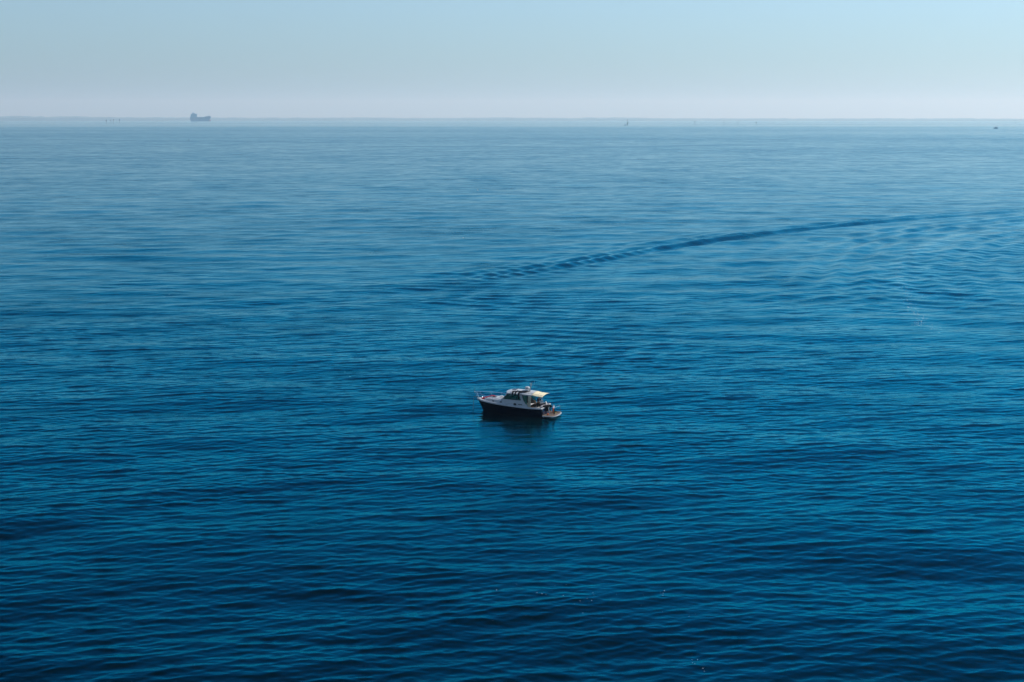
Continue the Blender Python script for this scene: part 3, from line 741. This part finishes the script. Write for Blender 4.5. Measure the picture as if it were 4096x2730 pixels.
mk = MB(); mk.ellipsoid((0.2, .92, roof_z(.2, .92) + .05), (0.1, 0.07, 0.05)); loose(mk, 'dive_mask', M_TOWEL, 'small white dive mask lying at the front edge of the hardtop beside the wetsuits', 'dive mask', smooth=True)
# red suit on the foredeck
def fd(x, y, up=0.05):
    w = cr(TW, x) if x < 4 else 0
    return (x, y, zs(x) + 0.03 + (cr(TZ, x) + 0.05 if abs(y) < w * 0.9 and x < 3.95 else 0.04) + up)
loose(draped([[fd(4.35, .42, .07), fd(4.1, .38, .09), fd(3.8, .28, .06)], [fd(3.85, .3, .05), fd(3.5, .12, .05), fd(3.25, 0, .08)], [fd(3.3, 0.02, .10), fd(3.12, -.06, .13), fd(2.95, -.12, .08), fd(2.7, -.2, .02)]], [[.18, .42, .3], [.3, .22, .26], [.2, .34, .26, .1]], thick=0.06), 'red_wetsuit', M_RED, 'crumpled red wetsuit lying across the foredeck just behind the windlass', 'wetsuit', smooth=True, sub=1)
tw = MB(); tw.box((1.9, -0.1, zs(1.9) + 0.56), (0.42, 0.26, 0.09), rot=Matrix.Rotation(0.4, 3, 'Z')); loose(tw, 'towel', M_TOWEL, 'folded white towel on the cabin top in front of the windscreen', 'towel', bevel=0.03, smooth=True)

# dive gear at the stern
loose(draped([[(-3.55, .62, 1.16), (-3.74, .5, 1.30), (-3.88, .5, 1.22), (-4.0, .42, .95), (-4.02, .36, .66)], [(-3.6, .05, 1.2), (-3.8, 0.1, 1.30), (-3.98, .15, 1.2), (-4.02, .2, 1.0)]], [[.3, .55, .6, .5, .3], [.5, .55, .5, .3]], thick=0.09), 'dive_vest', M_BLACK, 'bulky black dive vest slung over the transom rail at the stern', 'dive vest', smooth=True, sub=1)
loose(draped([[(-3.75, -.4, 1.2), (-3.95, -.4, 1.26), (-4.15, -.4, 1.12), (-4.2, -.4, .95)]], [[.3, .45, .42, .25]], thick=0.1), 'dive_jacket', M_BLACK, 'smaller black dive jacket on top of the pale air tank by the swim platform', 'dive jacket', smooth=True, sub=1)
t = loose_thing('scuba_tank', 'pale blue scuba tank standing upright on the swim platform behind the rail', 'scuba tank', (-4.32, -0.62, 0.345))
mb = MB(); mb.lathe([(0.09, 0), (0.1, 0.02), (0.1, 0.56), (0.07, 0.64), (0.03, 0.67)], n=16); mb.build('cylinder_body', M_TANK, t, smooth=True)
mb = MB(); mb.lathe([(0.025, .66), (0.03, .72), (0.02, .76)], n=10); mb.box((0.04, 0, .73), (.1, .03, .03)); mb.build('valve', M_STEEL, t)
mb = MB(); mb.lathe([(0.106, 0.0), (0.108, 0.1), (0.104, 0.1)], n=16); mb.build('boot', M_DARK, t)
t = loose_thing('scuba_tank', 'grey scuba tank with a white top, farthest aft under the black dive jacket', 'scuba tank', (-4.25, -1.0, 0.345))
mb = MB(); mb.lathe([(0.09, 0), (0.1, 0.02), (0.1, 0.6), (0.07, 0.68), (0.03, 0.71)], n=16); mb.build('cylinder_body', M_TOWEL, t, smooth=True)
mb = MB(); mb.lathe([(0.025, .7), (0.04, .78), (0.03, .84)], n=10); mb.build('valve', M_STEEL, t)
fo = MB()
for k in range(4): fo.ellipsoid((-4.5 + 0.01 * k, -0.28, 0.46 + 0.14 * k), (0.085, 0.085, 0.085))
loose(fo, 'float_line', M_ORANGE, 'orange marker floats strung upright inside the platform rail', 'marker float', smooth=True, merge=False)
bu = MB(); bu.lathe([(0.02, -0.2), (0.07, -0.16), (0.08, 0), (0.07, 0.16), (0.02, 0.2)], n=12, axis='Y'); bu.bm.transform(Matrix.Translation((-4.25, 0.72, 0.43)) @ Matrix.Rotation(0.5, 4, 'Z')); loose(bu, 'marker_buoy', M_ORANGE, 'small orange buoy lying on the swim platform below the blue-lit transom section', 'buoy', smooth=True)
def fin(p, rz, m, label):
    mb = MB(); mb.prism([(-.30, -.10, 0), (-.32, .10, 0), (0, .08, 0), (.22, .06, 0), (.22, -.06, 0), (0, -.08, 0)], (0, 0, .03)); mb.box((.14, 0, .05), (.2, .12, .08), taper=.8)
    mb.bm.transform(Matrix.Translation(p) @ Matrix.Rotation(rz, 4, 'Z') @ Matrix.Rotation(R(-14), 4, 'Y')); loose(mb, 'swim_fin', m, label, 'swim fin', 'swim fins on the swim platform', bevel=0.01, smooth=True)
fin((-4.62, -0.38, .42), R(70), M_YELLOW, 'yellow swim fin lying on the teak swim platform beside the orange floats')
fin((-4.72, -0.80, .40), R(50), M_BLACK, 'black swim fin leaning on the rail at the starboard end of the platform')
fin((-4.5, -0.98, .38), R(100), M_BLACK, 'black swim fin lying flat, nearest the starboard corner of the swim platform')
# gear in the cockpit
loose(draped([[(-3.1, -.75, 1.3), (-3.2, -.8, 1.15), (-3.2, -.75, .9), (-3.15, -.7, .65)]], [[.3, .45, .5, .4]], thick=0.12), 'gear_bag', M_BLACK, 'slumped black gear bag on the cockpit bench behind the standing person', 'bag', smooth=True, sub=1)
tw = MB(); tw.box((-3.30, -1.02, 1.28), (0.12, 0.2, 0.34), rot=Matrix.Rotation(0.25, 3, 'Y')); loose(tw, 'towel', M_TOWEL, 'white towel hung at the starboard edge of the cockpit behind the black bag', 'towel', bevel=0.03, smooth=True)
loose(draped([[(-2.45, .62, 1.06), (-2.7, .5, 1.1), (-2.95, .35, 1.08)], [(-2.75, .55, 1.1), (-2.8, .8, 1.06), (-2.8, .95, .9)]], [[.1, .14, .08], [.1, .08, .08]], thick=0.035), 'dive_harness', M_BLACK, 'tangled black dive harness lying on the white engine box in the cockpit', 'harness', smooth=True, sub=1)

# ------------------------------------------------------------------ the person in the cockpit
def skin_mesh(name, pts, edges, radii, m, parent, levels=1, root=0):
    me = bpy.data.meshes.new(name); me.from_pydata([Vector(p) for p in pts], edges, [])
    o = bpy.data.objects.new(name, me); COL.objects.link(o)
    md = o.modifiers.new('skin', 'SKIN'); md.use_smooth_shade = True
    for i, r in enumerate(radii):
        sv = me.skin_vertices[0].data[i]; sv.radius = r if isinstance(r, tuple) else (r, r); sv.use_root = (i == root)
    ms_ = o.modifiers.new('sub', 'SUBSURF'); ms_.levels = ms_.render_levels = levels
    dg = bpy.context.evaluated_depsgraph_get(); new = bpy.data.meshes.new_from_object(o.evaluated_get(dg))
    bpy.data.objects.remove(o); new.name = name
    o = bpy.data.objects.new(name, new); COL.objects.link(o); new.materials.clear(); new.materials.append(m)
    for p in new.polygons: p.use_smooth = True
    if parent is not None: o.parent = parent
    return o
per = loose_thing('person', 'person in dark top and trousers standing in the cockpit under the awning, arms held out', 'person', (-2.62, -0.32, 0.53))
# local: x forward of the boat, figure faces aft-port (-x, +y)
F_ = Vector((-0.85, 0.5, 0)).normalized(); S_ = Vector((F_.y, -F_.x, 0)); U_ = Vector((0, 0, 1))
def P_(f, s, u): return F_ * f + S_ * s + U_ * u
J = dict(pelvis=P_(0, 0, .90), waist=P_(.03, 0, 1.06), chest=P_(.10, 0, 1.26), neck=P_(.15, 0, 1.42), chin=P_(.18, 0, 1.50), crown=P_(.20, 0, 1.64))
for k, s in (('l', -1), ('r', 1)):
    J['sh' + k] = P_(.12, .19 * s, 1.36); J['el' + k] = P_(.20, .26 * s, 1.10); J['wr' + k] = P_(.42, .16 * s, 1.13)
    J['hip' + k] = P_(0, .10 * s, .84); J['kn' + k] = P_(.05, .12 * s, .47); J['an' + k] = P_(0, .12 * s, .09); J['to' + k] = P_(.18, .14 * s, .04)
    J['pa' + k] = P_(.49, .145 * s, 1.135)
names = list(J); idx = {n: i for i, n in enumerate(names)}
E_ = [('pelvis', 'waist'), ('waist', 'chest'), ('chest', 'neck'), ('neck', 'chin'), ('chin', 'crown')]
for k in 'lr': E_ += [('chest', 'sh' + k), ('sh' + k, 'el' + k), ('el' + k, 'wr' + k), ('wr' + k, 'pa' + k), ('pelvis', 'hip' + k), ('hip' + k, 'kn' + k), ('kn' + k, 'an' + k), ('an' + k, 'to' + k)]
RAD = dict(pelvis=.13, waist=.125, chest=.145, neck=.055, chin=.075, crown=.085)
for k in 'lr': RAD.update({'sh' + k: .062, 'el' + k: .043, 'wr' + k: .028, 'pa' + k: .032, 'hip' + k: .09, 'kn' + k: .06, 'an' + k: .042, 'to' + k: .035})
skin_mesh('body', [J[n] for n in names], [(idx[a], idx[b]) for a, b in E_], [RAD[n] for n in names], M_SKIN, per, 2)
for k, s in (('l', -1), ('r', 1)):       # fingers rooted in the palm
    for q in range(5):
        off = (q - 2) * .016; a = J['pa' + k] + S_ * off
        if q == 4: L_ = (.03, .05); d = P_(.4, -s * .8, -.1)
        else: L_ = (.045, .075 - .008 * abs(q - 1.5)); d = P_(1, 0, -.25)
        b = a + d.normalized() * L_[0]; c = b + (d.normalized() + U_ * -.7).normalized() * (L_[1] - .02)
        skin_mesh('finger', [a, b, c], [(0, 1), (1, 2)], [.009, .008, .006], M_SKIN, per, 1)
sh = ['waist', 'chest', 'neck', 'shl', 'shr', 'ell', 'elr']
mid = {n: J[n] for n in sh}; mid['neck'] = J['neck'] * .6 + J['chest'] * .4; mid['waist'] = P_(.01, 0, .90)
skin_mesh('shirt', [mid[n] for n in sh], [(0, 1), (1, 2), (1, 3), (1, 4), (3, 5), (4, 6)], [.152, .165, .075, .08, .08, .058, .058], M_SHIRT, per, 2, root=1)
tr_ = ['pelvis', 'hipl', 'hipr', 'knl', 'knr', 'anl', 'anr']
mid = {n: Vector(J[n]) for n in tr_}; mid['pelvis'] = P_(0, 0, .98)
skin_mesh('trousers', [mid[n] for n in tr_], [(0, 1), (0, 2), (1, 3), (2, 4), (3, 5), (4, 6)], [.142, .105, .105, .075, .075, .06, .06], M_BLACK, per, 2)
hr = MB(); hr.ellipsoid(P_(.175, 0, 1.615), (0.098, 0.095, 0.10)); hr.build('hair', M_HAIR, per, smooth=True)
no = MB(); no.ellipsoid(P_(.285, 0, 1.575), (0.014, 0.012, 0.022)); no.build('nose', M_SKIN, per, smooth=True)
for s in (-1, 1):
    ey = MB(); ey.ellipsoid(P_(.272, .032 * s, 1.60), (0.01, 0.01, 0.008)); ey.build('eye', M_DARK, per)
    er = MB(); er.ellipsoid(P_(.18, .09 * s, 1.585), (0.018, 0.014, 0.03)); er.build('ear', M_SKIN, per, smooth=True)
    so_ = MB(); so_.ellipsoid(P_(.08, .13 * s, .045), (0.13, 0.06, 0.045), rot=Matrix.Rotation(math.atan2(F_.y, F_.x), 3, 'Z')); so_.build('shoe', M_DARK, per, smooth=True)
mt = MB(); mt.ellipsoid(P_(.27, 0, 1.54), (0.012, 0.024, 0.006)); mt.build('mouth', mat('lips', (.35, .1, .08), .5), per)
tl = MB(); tl.tube([P_(.47, -.24, 1.17), P_(.50, 0, 1.15), P_(.47, .24, 1.17)], 0.055, 9); o = tl.build('towel', M_TOWEL, None, smooth=True)
o.matrix_world = Matrix.Translation(per.location) @ per.rotation_euler.to_matrix().to_4x4(); tag(o, 'rolled pale towel held in both hands by the person in the cockpit', 'towel')

# ------------------------------------------------------------------ far things, each on the curved sea
def face_cam(p): return -math.atan2(p.x, p.y)
def pxm(p): return math.hypot(p.x, p.y) / FPX             # metres per photograph pixel at p
M_SHIP = mat('ship_hull_hazed', (0.005, 0.09, 0.26), 0.6, noise=0.15, nscale=0.05)  # dark hull with the blue of the distance haze put into its colour
M_SHIPW = mat('ship_house_hazed', (0.06, 0.2, 0.36), 0.6, noise=0.1, nscale=0.1)  # haze blue is mixed into this base colour as well
M_ANTI = mat('red_antifouling', (0.55, 0.10, 0.14), 0.6, noise=0.15, nscale=0.1)
M_PILE = mat('weathered_pile', (0.05, 0.05, 0.06), 0.8, noise=0.3)
M_BOARD = mat('daymark_board', (0.03, 0.09, 0.10), 0.6, noise=0.15)
M_BOARDR = mat('red_daymark_board', (0.22, 0.05, 0.07), 0.6, noise=0.15)
sp_ = at_dist(802, 484.6, 14800); sp_.z = zsea(14800) + 0.0
s_ = pxm(sp_)
ship = thing('cargo_ship', 'large cargo ship on the left of the horizon, bridge at its stern, reddish bow bulb', 'cargo ship', sp_, face_cam(sp_) + R(6))
def shp(u, v): return ((u - 1200) / 19.6 * s_, (872 - v) / 19.6 * s_)    # from the enlarged view: along, up
def slab(name, m, poly, beam, parent, taper=None, bow=False):
    mb = MB(); rows = []
    for side in (-1, -0.6, 0.6, 1):
        row = []
        for u, v in poly:
            x, z = shp(u, v); b = beam / 2 * side
            if bow and u > 1500: b *= max(0.03, 1 - ((u - 1500) / 480) ** 2)
            if bow and u < 520: b *= 0.75
            if bow and abs(side) == 1: z = z if v < 700 else z + 2
            row.append(Vector((x, b, z)))
        rows.append(row)
    mb.grid(rows, close_u=True, cap=True); return mb.build(name, m, parent)
slab('hull', M_SHIP, [(425, 620), (440, 580), (940, 575), (1510, 575), (1540, 520), (1700, 505), (1870, 497), (1990, 515), (1960, 640), (1860, 760), (1850, 890), (540, 890), (470, 820), (425, 740)], 34, ship, bow=True)
slab('bulbous_bow', M_ANTI, [(1845, 770), (1900, 740), (1960, 760), (1975, 810), (1960, 890), (1845, 890)], 9, ship)
slab('deckhouse', M_SHIPW, [(455, 580), (480, 480), (505, 360), (930, 360), (940, 577)], 30, ship)
slab('bridge', M_SHIPW, [(490, 362), (490, 335), (1000, 335), (1000, 352), (930, 364)], 36, ship)
slab('wheelhouse', M_SHIPW, [(600, 336), (610, 300), (820, 305), (840, 336)], 20, ship)
slab('funnel', M_SHIP, [(605, 302), (620, 235), (660, 230), (680, 302)], 9, ship)
slab('radar_mast', M_SHIPW, [(690, 302), (690, 200), (722, 200), (722, 302)], 2.5, ship)
slab('signal_mast', M_SHIPW, [(840, 336), (840, 265), (852, 265), (852, 336)], 1.5, ship)
slab('foremast', M_SHIPW, [(1775, 503), (1768, 390), (1792, 390), (1795, 503)], 2.5, ship)
slab('deck_crane', M_SHIPW, [(1190, 576), (1190, 500), (1210, 500), (1210, 576)], 2.5, ship)
for k in range(6):
    slab('hatch_cover', M_SHIP, [(980 + k * 86, 576), (980 + k * 86, 566), (1050 + k * 86, 566), (1050 + k * 86, 576)], 24, ship)
for r_ in range(3):
    for k in range(6):
        x, z = shp(540 + k * 62, 400 + r_ * 55); w = MB(); w.box((x, -15.05, z), (2.6, 0.3, 2.2)); w.build('window', M_DARK, ship)

def marker(px, ytop, ybase, bw, bh, label, red=False, second=None, thick=1.1):
    p = at_sea(px, ybase); k = pxm(p); H = (ybase - ytop) * k
    t = thing('channel_marker', label, 'channel marker', p, face_cam(p), 'channel markers along the horizon')
    a = MB(); a.tube([(0, 0, -3), (0, 0, H * (0.96 if bw else 1))], thick * k * 0.5, 8); a.build('pile', M_PILE, t, smooth=True)
    if bw:
        b = MB(); b.box((0, -thick * k * .5 - .15, H - bh * k / 2), (bw * k, 0.3, bh * k)); b.build('daymark', M_BOARDR if red else M_BOARD, t)
        c = MB(); c.box((0, 0, H - bh * k - 0.3), (bw * k * .8, bw * k * .8, .3)); c.build('platform', M_PILE, t)
        c = MB(); c.lathe([(0.5, 0), (0.5, 1.0), (0.2, 1.4)], (0, 0, H), 8); c.build('lantern', M_PILE, t)
    return t
marker(425.5, 481.4, 494.7, 3.4, 5.6, 'tall pile with big dark board, leftmost of the four markers left of the ship')
marker(443.6, 480.8, 493.2, 2.0, 2.4, 'slim pile with tiny top board, second of the four markers left of the ship', True)
marker(454.3, 479.0, 492.2, 2.6, 2.8, 'slim pile with small reddish board, third of the four markers left of the ship', True)
marker(478.4, 478.5, 490.4, 3.4, 5.4, 'pile with a broad dark board, nearest of the four left markers to the cargo ship')
marker(2779.3, 485.7, 498.2, 2.6, 4.6, 'pile with a tall board rising beside the low boat with a white wake')
marker(2895.7, 484.4, 499.8, 1.2, 1.4, 'tall thin pile, the left one of two bare piles right of the middle', True, thick=0.9)
marker(2951.8, 486.6, 500.4, 1.2, 1.6, 'shorter thin pile, right one of the two bare piles right of the middle', thick=1.0)
marker(3024.7, 488.8, 501.6, 3.6, 5.2, 'pile with a square dark board, rightmost of all the channel markers on the horizon')
# the larger beacon with its lattice body and topmark
p = at_sea(2509.5, 501.5); k = pxm(p)
t = thing('beacon_tower', 'tall beacon tower with a crossbar topmark standing in the sea, right of the middle', 'beacon', p, face_cam(p))
a = MB(); a.tube([(0, 0, 10 * k), (0.1 * k, 0, 21.2 * k)], 0.45 * k, 8); a.build('mast', M_PILE, t)
a = MB(); a.box((0, 0, 20.6 * k), (4.2 * k, 0.6 * k, 1.1 * k)); a.build('topmark', M_PILE, t)
a = MB(); a.box((-0.2 * k, 0, 4.6 * k), (5 * k, 4 * k, 6.0 * k), taper=0.9); a.build('platform_house', M_BOARD, t)
a = MB(); a.box((1.4 * k, 0, 9.8 * k), (3.4 * k, 2.5 * k, 4.6 * k), taper=0.7); a.build('lantern_house', M_BOARD, t)
a = MB(); a.prism([(2.6 * k, -.3 * k, 7.4 * k), (5.4 * k, -.3 * k, 7.6 * k), (3.4 * k, -.3 * k, 11 * k)], (0, .6 * k, 0)); a.build('daymark', M_PILE, t)
for dx, dy in ((-2, -1.5), (2, -1.5), (2, 1.5), (-2, 1.5)):
    a = MB(); a.tube([(dx * 1.1 * k, dy * k, -3), (dx * k, dy * k, 2 * k)], 0.3 * k, 6); a.build('leg', M_PILE, t)
# boats
def small_boat(px, py, wpx, hpx, label, masts=(), name='motor_boat', cat='motor boat', cabin=True, flip=1):
    p = at_sea(px, py); k = pxm(p); L = wpx * k; H = hpx * k
    t = thing(name, label, cat, p, face_cam(p))
    mb = MB(); rows = []
    for u in np.linspace(0, 1, 9):
        b = L * .15 * (1 - abs(2 * u - .85) ** 3 * .8 if u < .9 else .08); b = max(b, .03 * L); z = H * (.55 + .3 * abs(u - .4) ** 1.5)
        x = flip * (u - .5) * L
        rows.append([Vector((x * .94, -b * .7, -H * .2)), Vector((x, -b, z)), Vector((x, b, z)), Vector((x * .94, b * .7, -H * .2))])
    mb.grid(rows, close_u=True, cap=True); mb.build('hull', M_SHIP, t)
    if cabin:
        c = MB(); c.box((-.05 * L * flip, 0, H * .8), (L * .4, L * .16, H * .5), taper=.8); c.build('cabin', M_SHIPW, t)
    for dx, h in masts:
        m_ = MB(); m_.tube([(dx * k, 0, 0), (dx * k, 0, h * k)], 0.26 * k, 6); m_.build('mast', M_PILE, t)
    return t
small_boat(2501, 502.3, 8.5, 3.4, 'small dark motor boat running beside the beacon tower, white spray at its stern', flip=-1)
small_boat(2784.5, 500.6, 8, 1.6, 'low dark motor boat beside a marker pile, trailing a thin white wake', cabin=False, flip=-1)
small_boat(3983.5, 515.2, 16, 5.2, 'two-masted dark boat lying at the far right of the horizon', ((4, 14), (-1, 10)), 'ketch', 'sailing boat')
small_boat(4062, 491.8, 5.6, 1.4, 'tiny faint yacht with a single bare mast at the far right edge', ((0, 12),), 'yacht', 'sailing boat', cabin=False)
small_boat(935, 482.0 + 4.5, 4.5, 1.6, 'tiny dark motor boat just right of the cargo ship', cabin=False)
def buoy(px, py, h, label, w=1.8):
    p = at_sea(px, py); k = pxm(p); t = thing('buoy', label, 'buoy', p)
    a = MB(); a.lathe([(w * k * .5, -1), (w * k * .5, h * k * .3), (w * k * .25, h * k * .4), (w * k * .2, h * k * .95)], n=10); a.build('float_body', M_DARK, t, smooth=True)
    a = MB(); a.lathe([(w * k * .3, h * k * .88), (w * k * .3, h * k)], n=8); a.build('topmark', M_DARK, t)
buoy(755, 563, 8.5, 'slim dark pillar buoy on the blue water below the cargo ship', 2.2)
buoy(1573, 494, 2.4, 'tiny dark buoy, a speck near the horizon left of the middle', 2.6)

# gulls
def gull(px, py, dist, span, up_l, up_r, yaw, white, label, bank=0.0):
    p = at_dist(px, py, dist)
    t = thing('gull' if white else 'sea_bird', label, 'gull' if white else 'sea bird', p, yaw, 'birds flying over the water', rx=bank)
    M_ = mat('gull_white', (0.78, 0.78, 0.78), 0.8, noise=0.05) if white else mat('dark_plumage', (0.02, 0.02, 0.022), 0.8, noise=0.2)
    M_W = mat('gull_grey_wing', (0.30, 0.31, 0.33), 0.8, noise=0.1) if white else M_
    s = span / 1.3
    rows = []
    for x, r in ((.30, .005), (.27, .03), (.21, .045), (.15, .04), (.05, .075), (-.06, .07), (-.16, .04), (-.26, .035), (-.30, .03)):
        fl_ = 0.35 if x < -.2 else 1.0
        rows.append([Vector((x * s, r * s * math.cos(a) * (1.2 if x < -.2 else 1), r * s * fl_ * math.sin(a))) for a in np.linspace(0, 2 * math.pi, 9)[:-1]])
    b = MB(); b.grid(rows, close_u=True, cap=True); b.build('body', M_, t, smooth=True)
    bk_ = MB(); bk_.tube([(.29 * s, 0, 0), (.36 * s, 0, -.015 * s)], [.015 * s, .003 * s], 5); bk_.build('beak', M_YELLOW if white else M_DARK, t)
    for sgn, up in ((1, up_l), (-1, up_r)):
        w = MB(); rows = []
        for f in np.linspace(0, 1, 7):
            y = sgn * (.05 + .6 * f) * s; z = (math.sin(up) * f * .6 + (.05 * math.sin(f * math.pi))) * s; y = sgn * (.05 + .6 * f * math.cos(up)) * s
            c = (.17 * (1 - f) ** .45 + .015) * s; x0 = (.08 + .06 * math.sin(f * 2.2) - .12 * f * f) * s
            rows.append([Vector((x0, y, z)), Vector((x0 - c * .5, y, z + .015 * s)), Vector((x0 - c, y, z - .005 * s)), Vector((x0 - c * .5, y, z - .008 * s))])
        w.grid(rows, close_u=True, cap=True); w.build('wing', M_W, t, smooth=True)
gull(1911, 762, 520, 1.35, R(42), R(38), R(200), True, 'white gull with wings raised in a wide V, largest of the flying birds')
gull(2172, 755, 600, 1.1, R(60), R(50), R(100), False, 'small dark bird with one wing up, alone to the right of the big gull')
gull(1822, 867, 440, 0.7, R(25), R(30), R(180), False, 'small dark bird skimming the water down and left of the big gull')
gull(1952, 868, 440, 0.55, R(8), R(8), R(170), True, 'tiny pale gull gliding low right under the big V-winged gull')
gull(1853, 952, 400, 0.95, R(-12), R(20), R(160), True, 'white gull with drooping wings, lowest of the birds left of the wake')
gull(2728, 1140, 255, 0.52, R(50), R(-10), R(60), False, 'dark bird with crooked wings crossing the wavelets right of the middle', bank=R(20))
gull(1428, 793, 560, 0.6, R(30), R(30), R(190), False, 'tiny dark bird far out, leftmost of the birds')
gull(2950, 669, 800, 0.8, R(30), R(40), R(150), False, 'tiny dark bird far out on the right, upper one of two')
gull(2947, 681, 780, 0.7, R(20), R(30), R(170), False, 'tiny dark bird far out on the right, lower one of two')

# far coast and hills
def coast(name, tops, dist, depth, col, x0=-500, x1=4600, step=12, rag=1.6, seed=5, base=-60, kind='structure'):
    rg = random.Random(seed); mb = MB(); rows = []; j = 0.0
    for i, px in enumerate(np.arange(x0, x1, step)):
        j = 0.6 * j + rg.uniform(-1, 1) * rag * 0.5
        top = lerp_tab(tops, px) + j
        row = []
        for f, hf in ((0.0, 0.0), (0.02, 0.7), (0.12, 1.0), (0.5, 1.08), (1.0, 0.0)):
            d = dist + depth * f; q = at_dist(px, top, d); z0_ = zsea(d) - 1.5
            row.append(Vector((q.x, q.y, z0_ + (q.z - z0_) * hf)))
        rows.append(row)
    mb.grid(rows)
    o = mb.build(name, mat(name + '_green', col, 0.95, noise=0.3, nscale=0.004), None, smooth=False); o['kind'] = kind; return o
coast('coast', [(-500, 468), (0, 468), (65, 466.5), (135, 467.5), (139, 473), (146, 471), (150, 466.8), (172, 467), (178, 471.5), (195, 470), (230, 468), (300, 468), (500, 471), (900, 472), (1150, 472.5), (1500, 471.5), (1650, 473), (2000, 472.8), (2300, 474), (2350, 471.5), (2500, 472), (2700, 475), (3300, 475.5), (3700, 475), (4096, 476.5), (4600, 477)], 27000, 1800, (0.08, 0.10, 0.09))

# foam: flecks drifting on the water, and the spray behind the far boats
fm = MB(); rg = random.Random(3); nf = 0
def fleck(px, py, s):
    p = at_sea(px, py); z = water_z(p.x, p.y) + 0.02; a = rg.random() * 3.14; n = 6
    vs_ = [fm.bm.verts.new((p.x + s * math.cos(a + 2 * math.pi * k / n) * rg.uniform(.7, 1.2), p.y + s * 1.6 * math.sin(a + 2 * math.pi * k / n) * rg.uniform(.7, 1.2), z)) for k in range(n)]
    fm.bm.faces.new(vs_)
for _ in range(24):
    u = rg.random(); px = 1990 + 760 * u + rg.gauss(0, 25); py = 2350 + 60 * math.sin(u * 2.8) + 70 * u * u + rg.gauss(0, 22) - 30 * u
    fleck(px, py, abs(rg.gauss(0, .013)) + .008)
for _ in range(7): fleck(rg.uniform(2740, 2830), rg.uniform(2620, 2690), rg.uniform(.012, .025))
for _ in range(25): fleck(rg.uniform(1950, 2800), rg.uniform(2180, 2500), rg.uniform(.006, .012))
TR = [(3800, 952), (3668, 991), (3630, 1019), (3604, 1052), (3594, 1103), (3617, 1154), (3630, 1192), (3640, 1238), (3690, 1274), (3665, 1295), (3765, 1325)]
for _ in range(300):
    i = rg.randrange(len(TR) - 1); u = rg.random(); px = TR[i][0] + (TR[i + 1][0] - TR[i][0]) * u + rg.gauss(0, 11); py = TR[i][1] + (TR[i + 1][1] - TR[i][1]) * u + rg.gauss(0, 7)
    fleck(px, py, rg.uniform(.03, .08))
for _ in range(26): fleck(2508 + rg.gauss(0, 1.6), 502.2 + rg.gauss(0, .4), rg.uniform(.8, 2.0))
for _ in range(60): fleck(rg.uniform(2789, 2815), 500.6 + rg.gauss(0, .15), rg.uniform(.6, 1.6))
o = fm.build('foam_flecks', mat('sea_foam', (0.55, 0.54, 0.56), 0.9, noise=0.1), None, merge=False); o['kind'] = 'stuff'
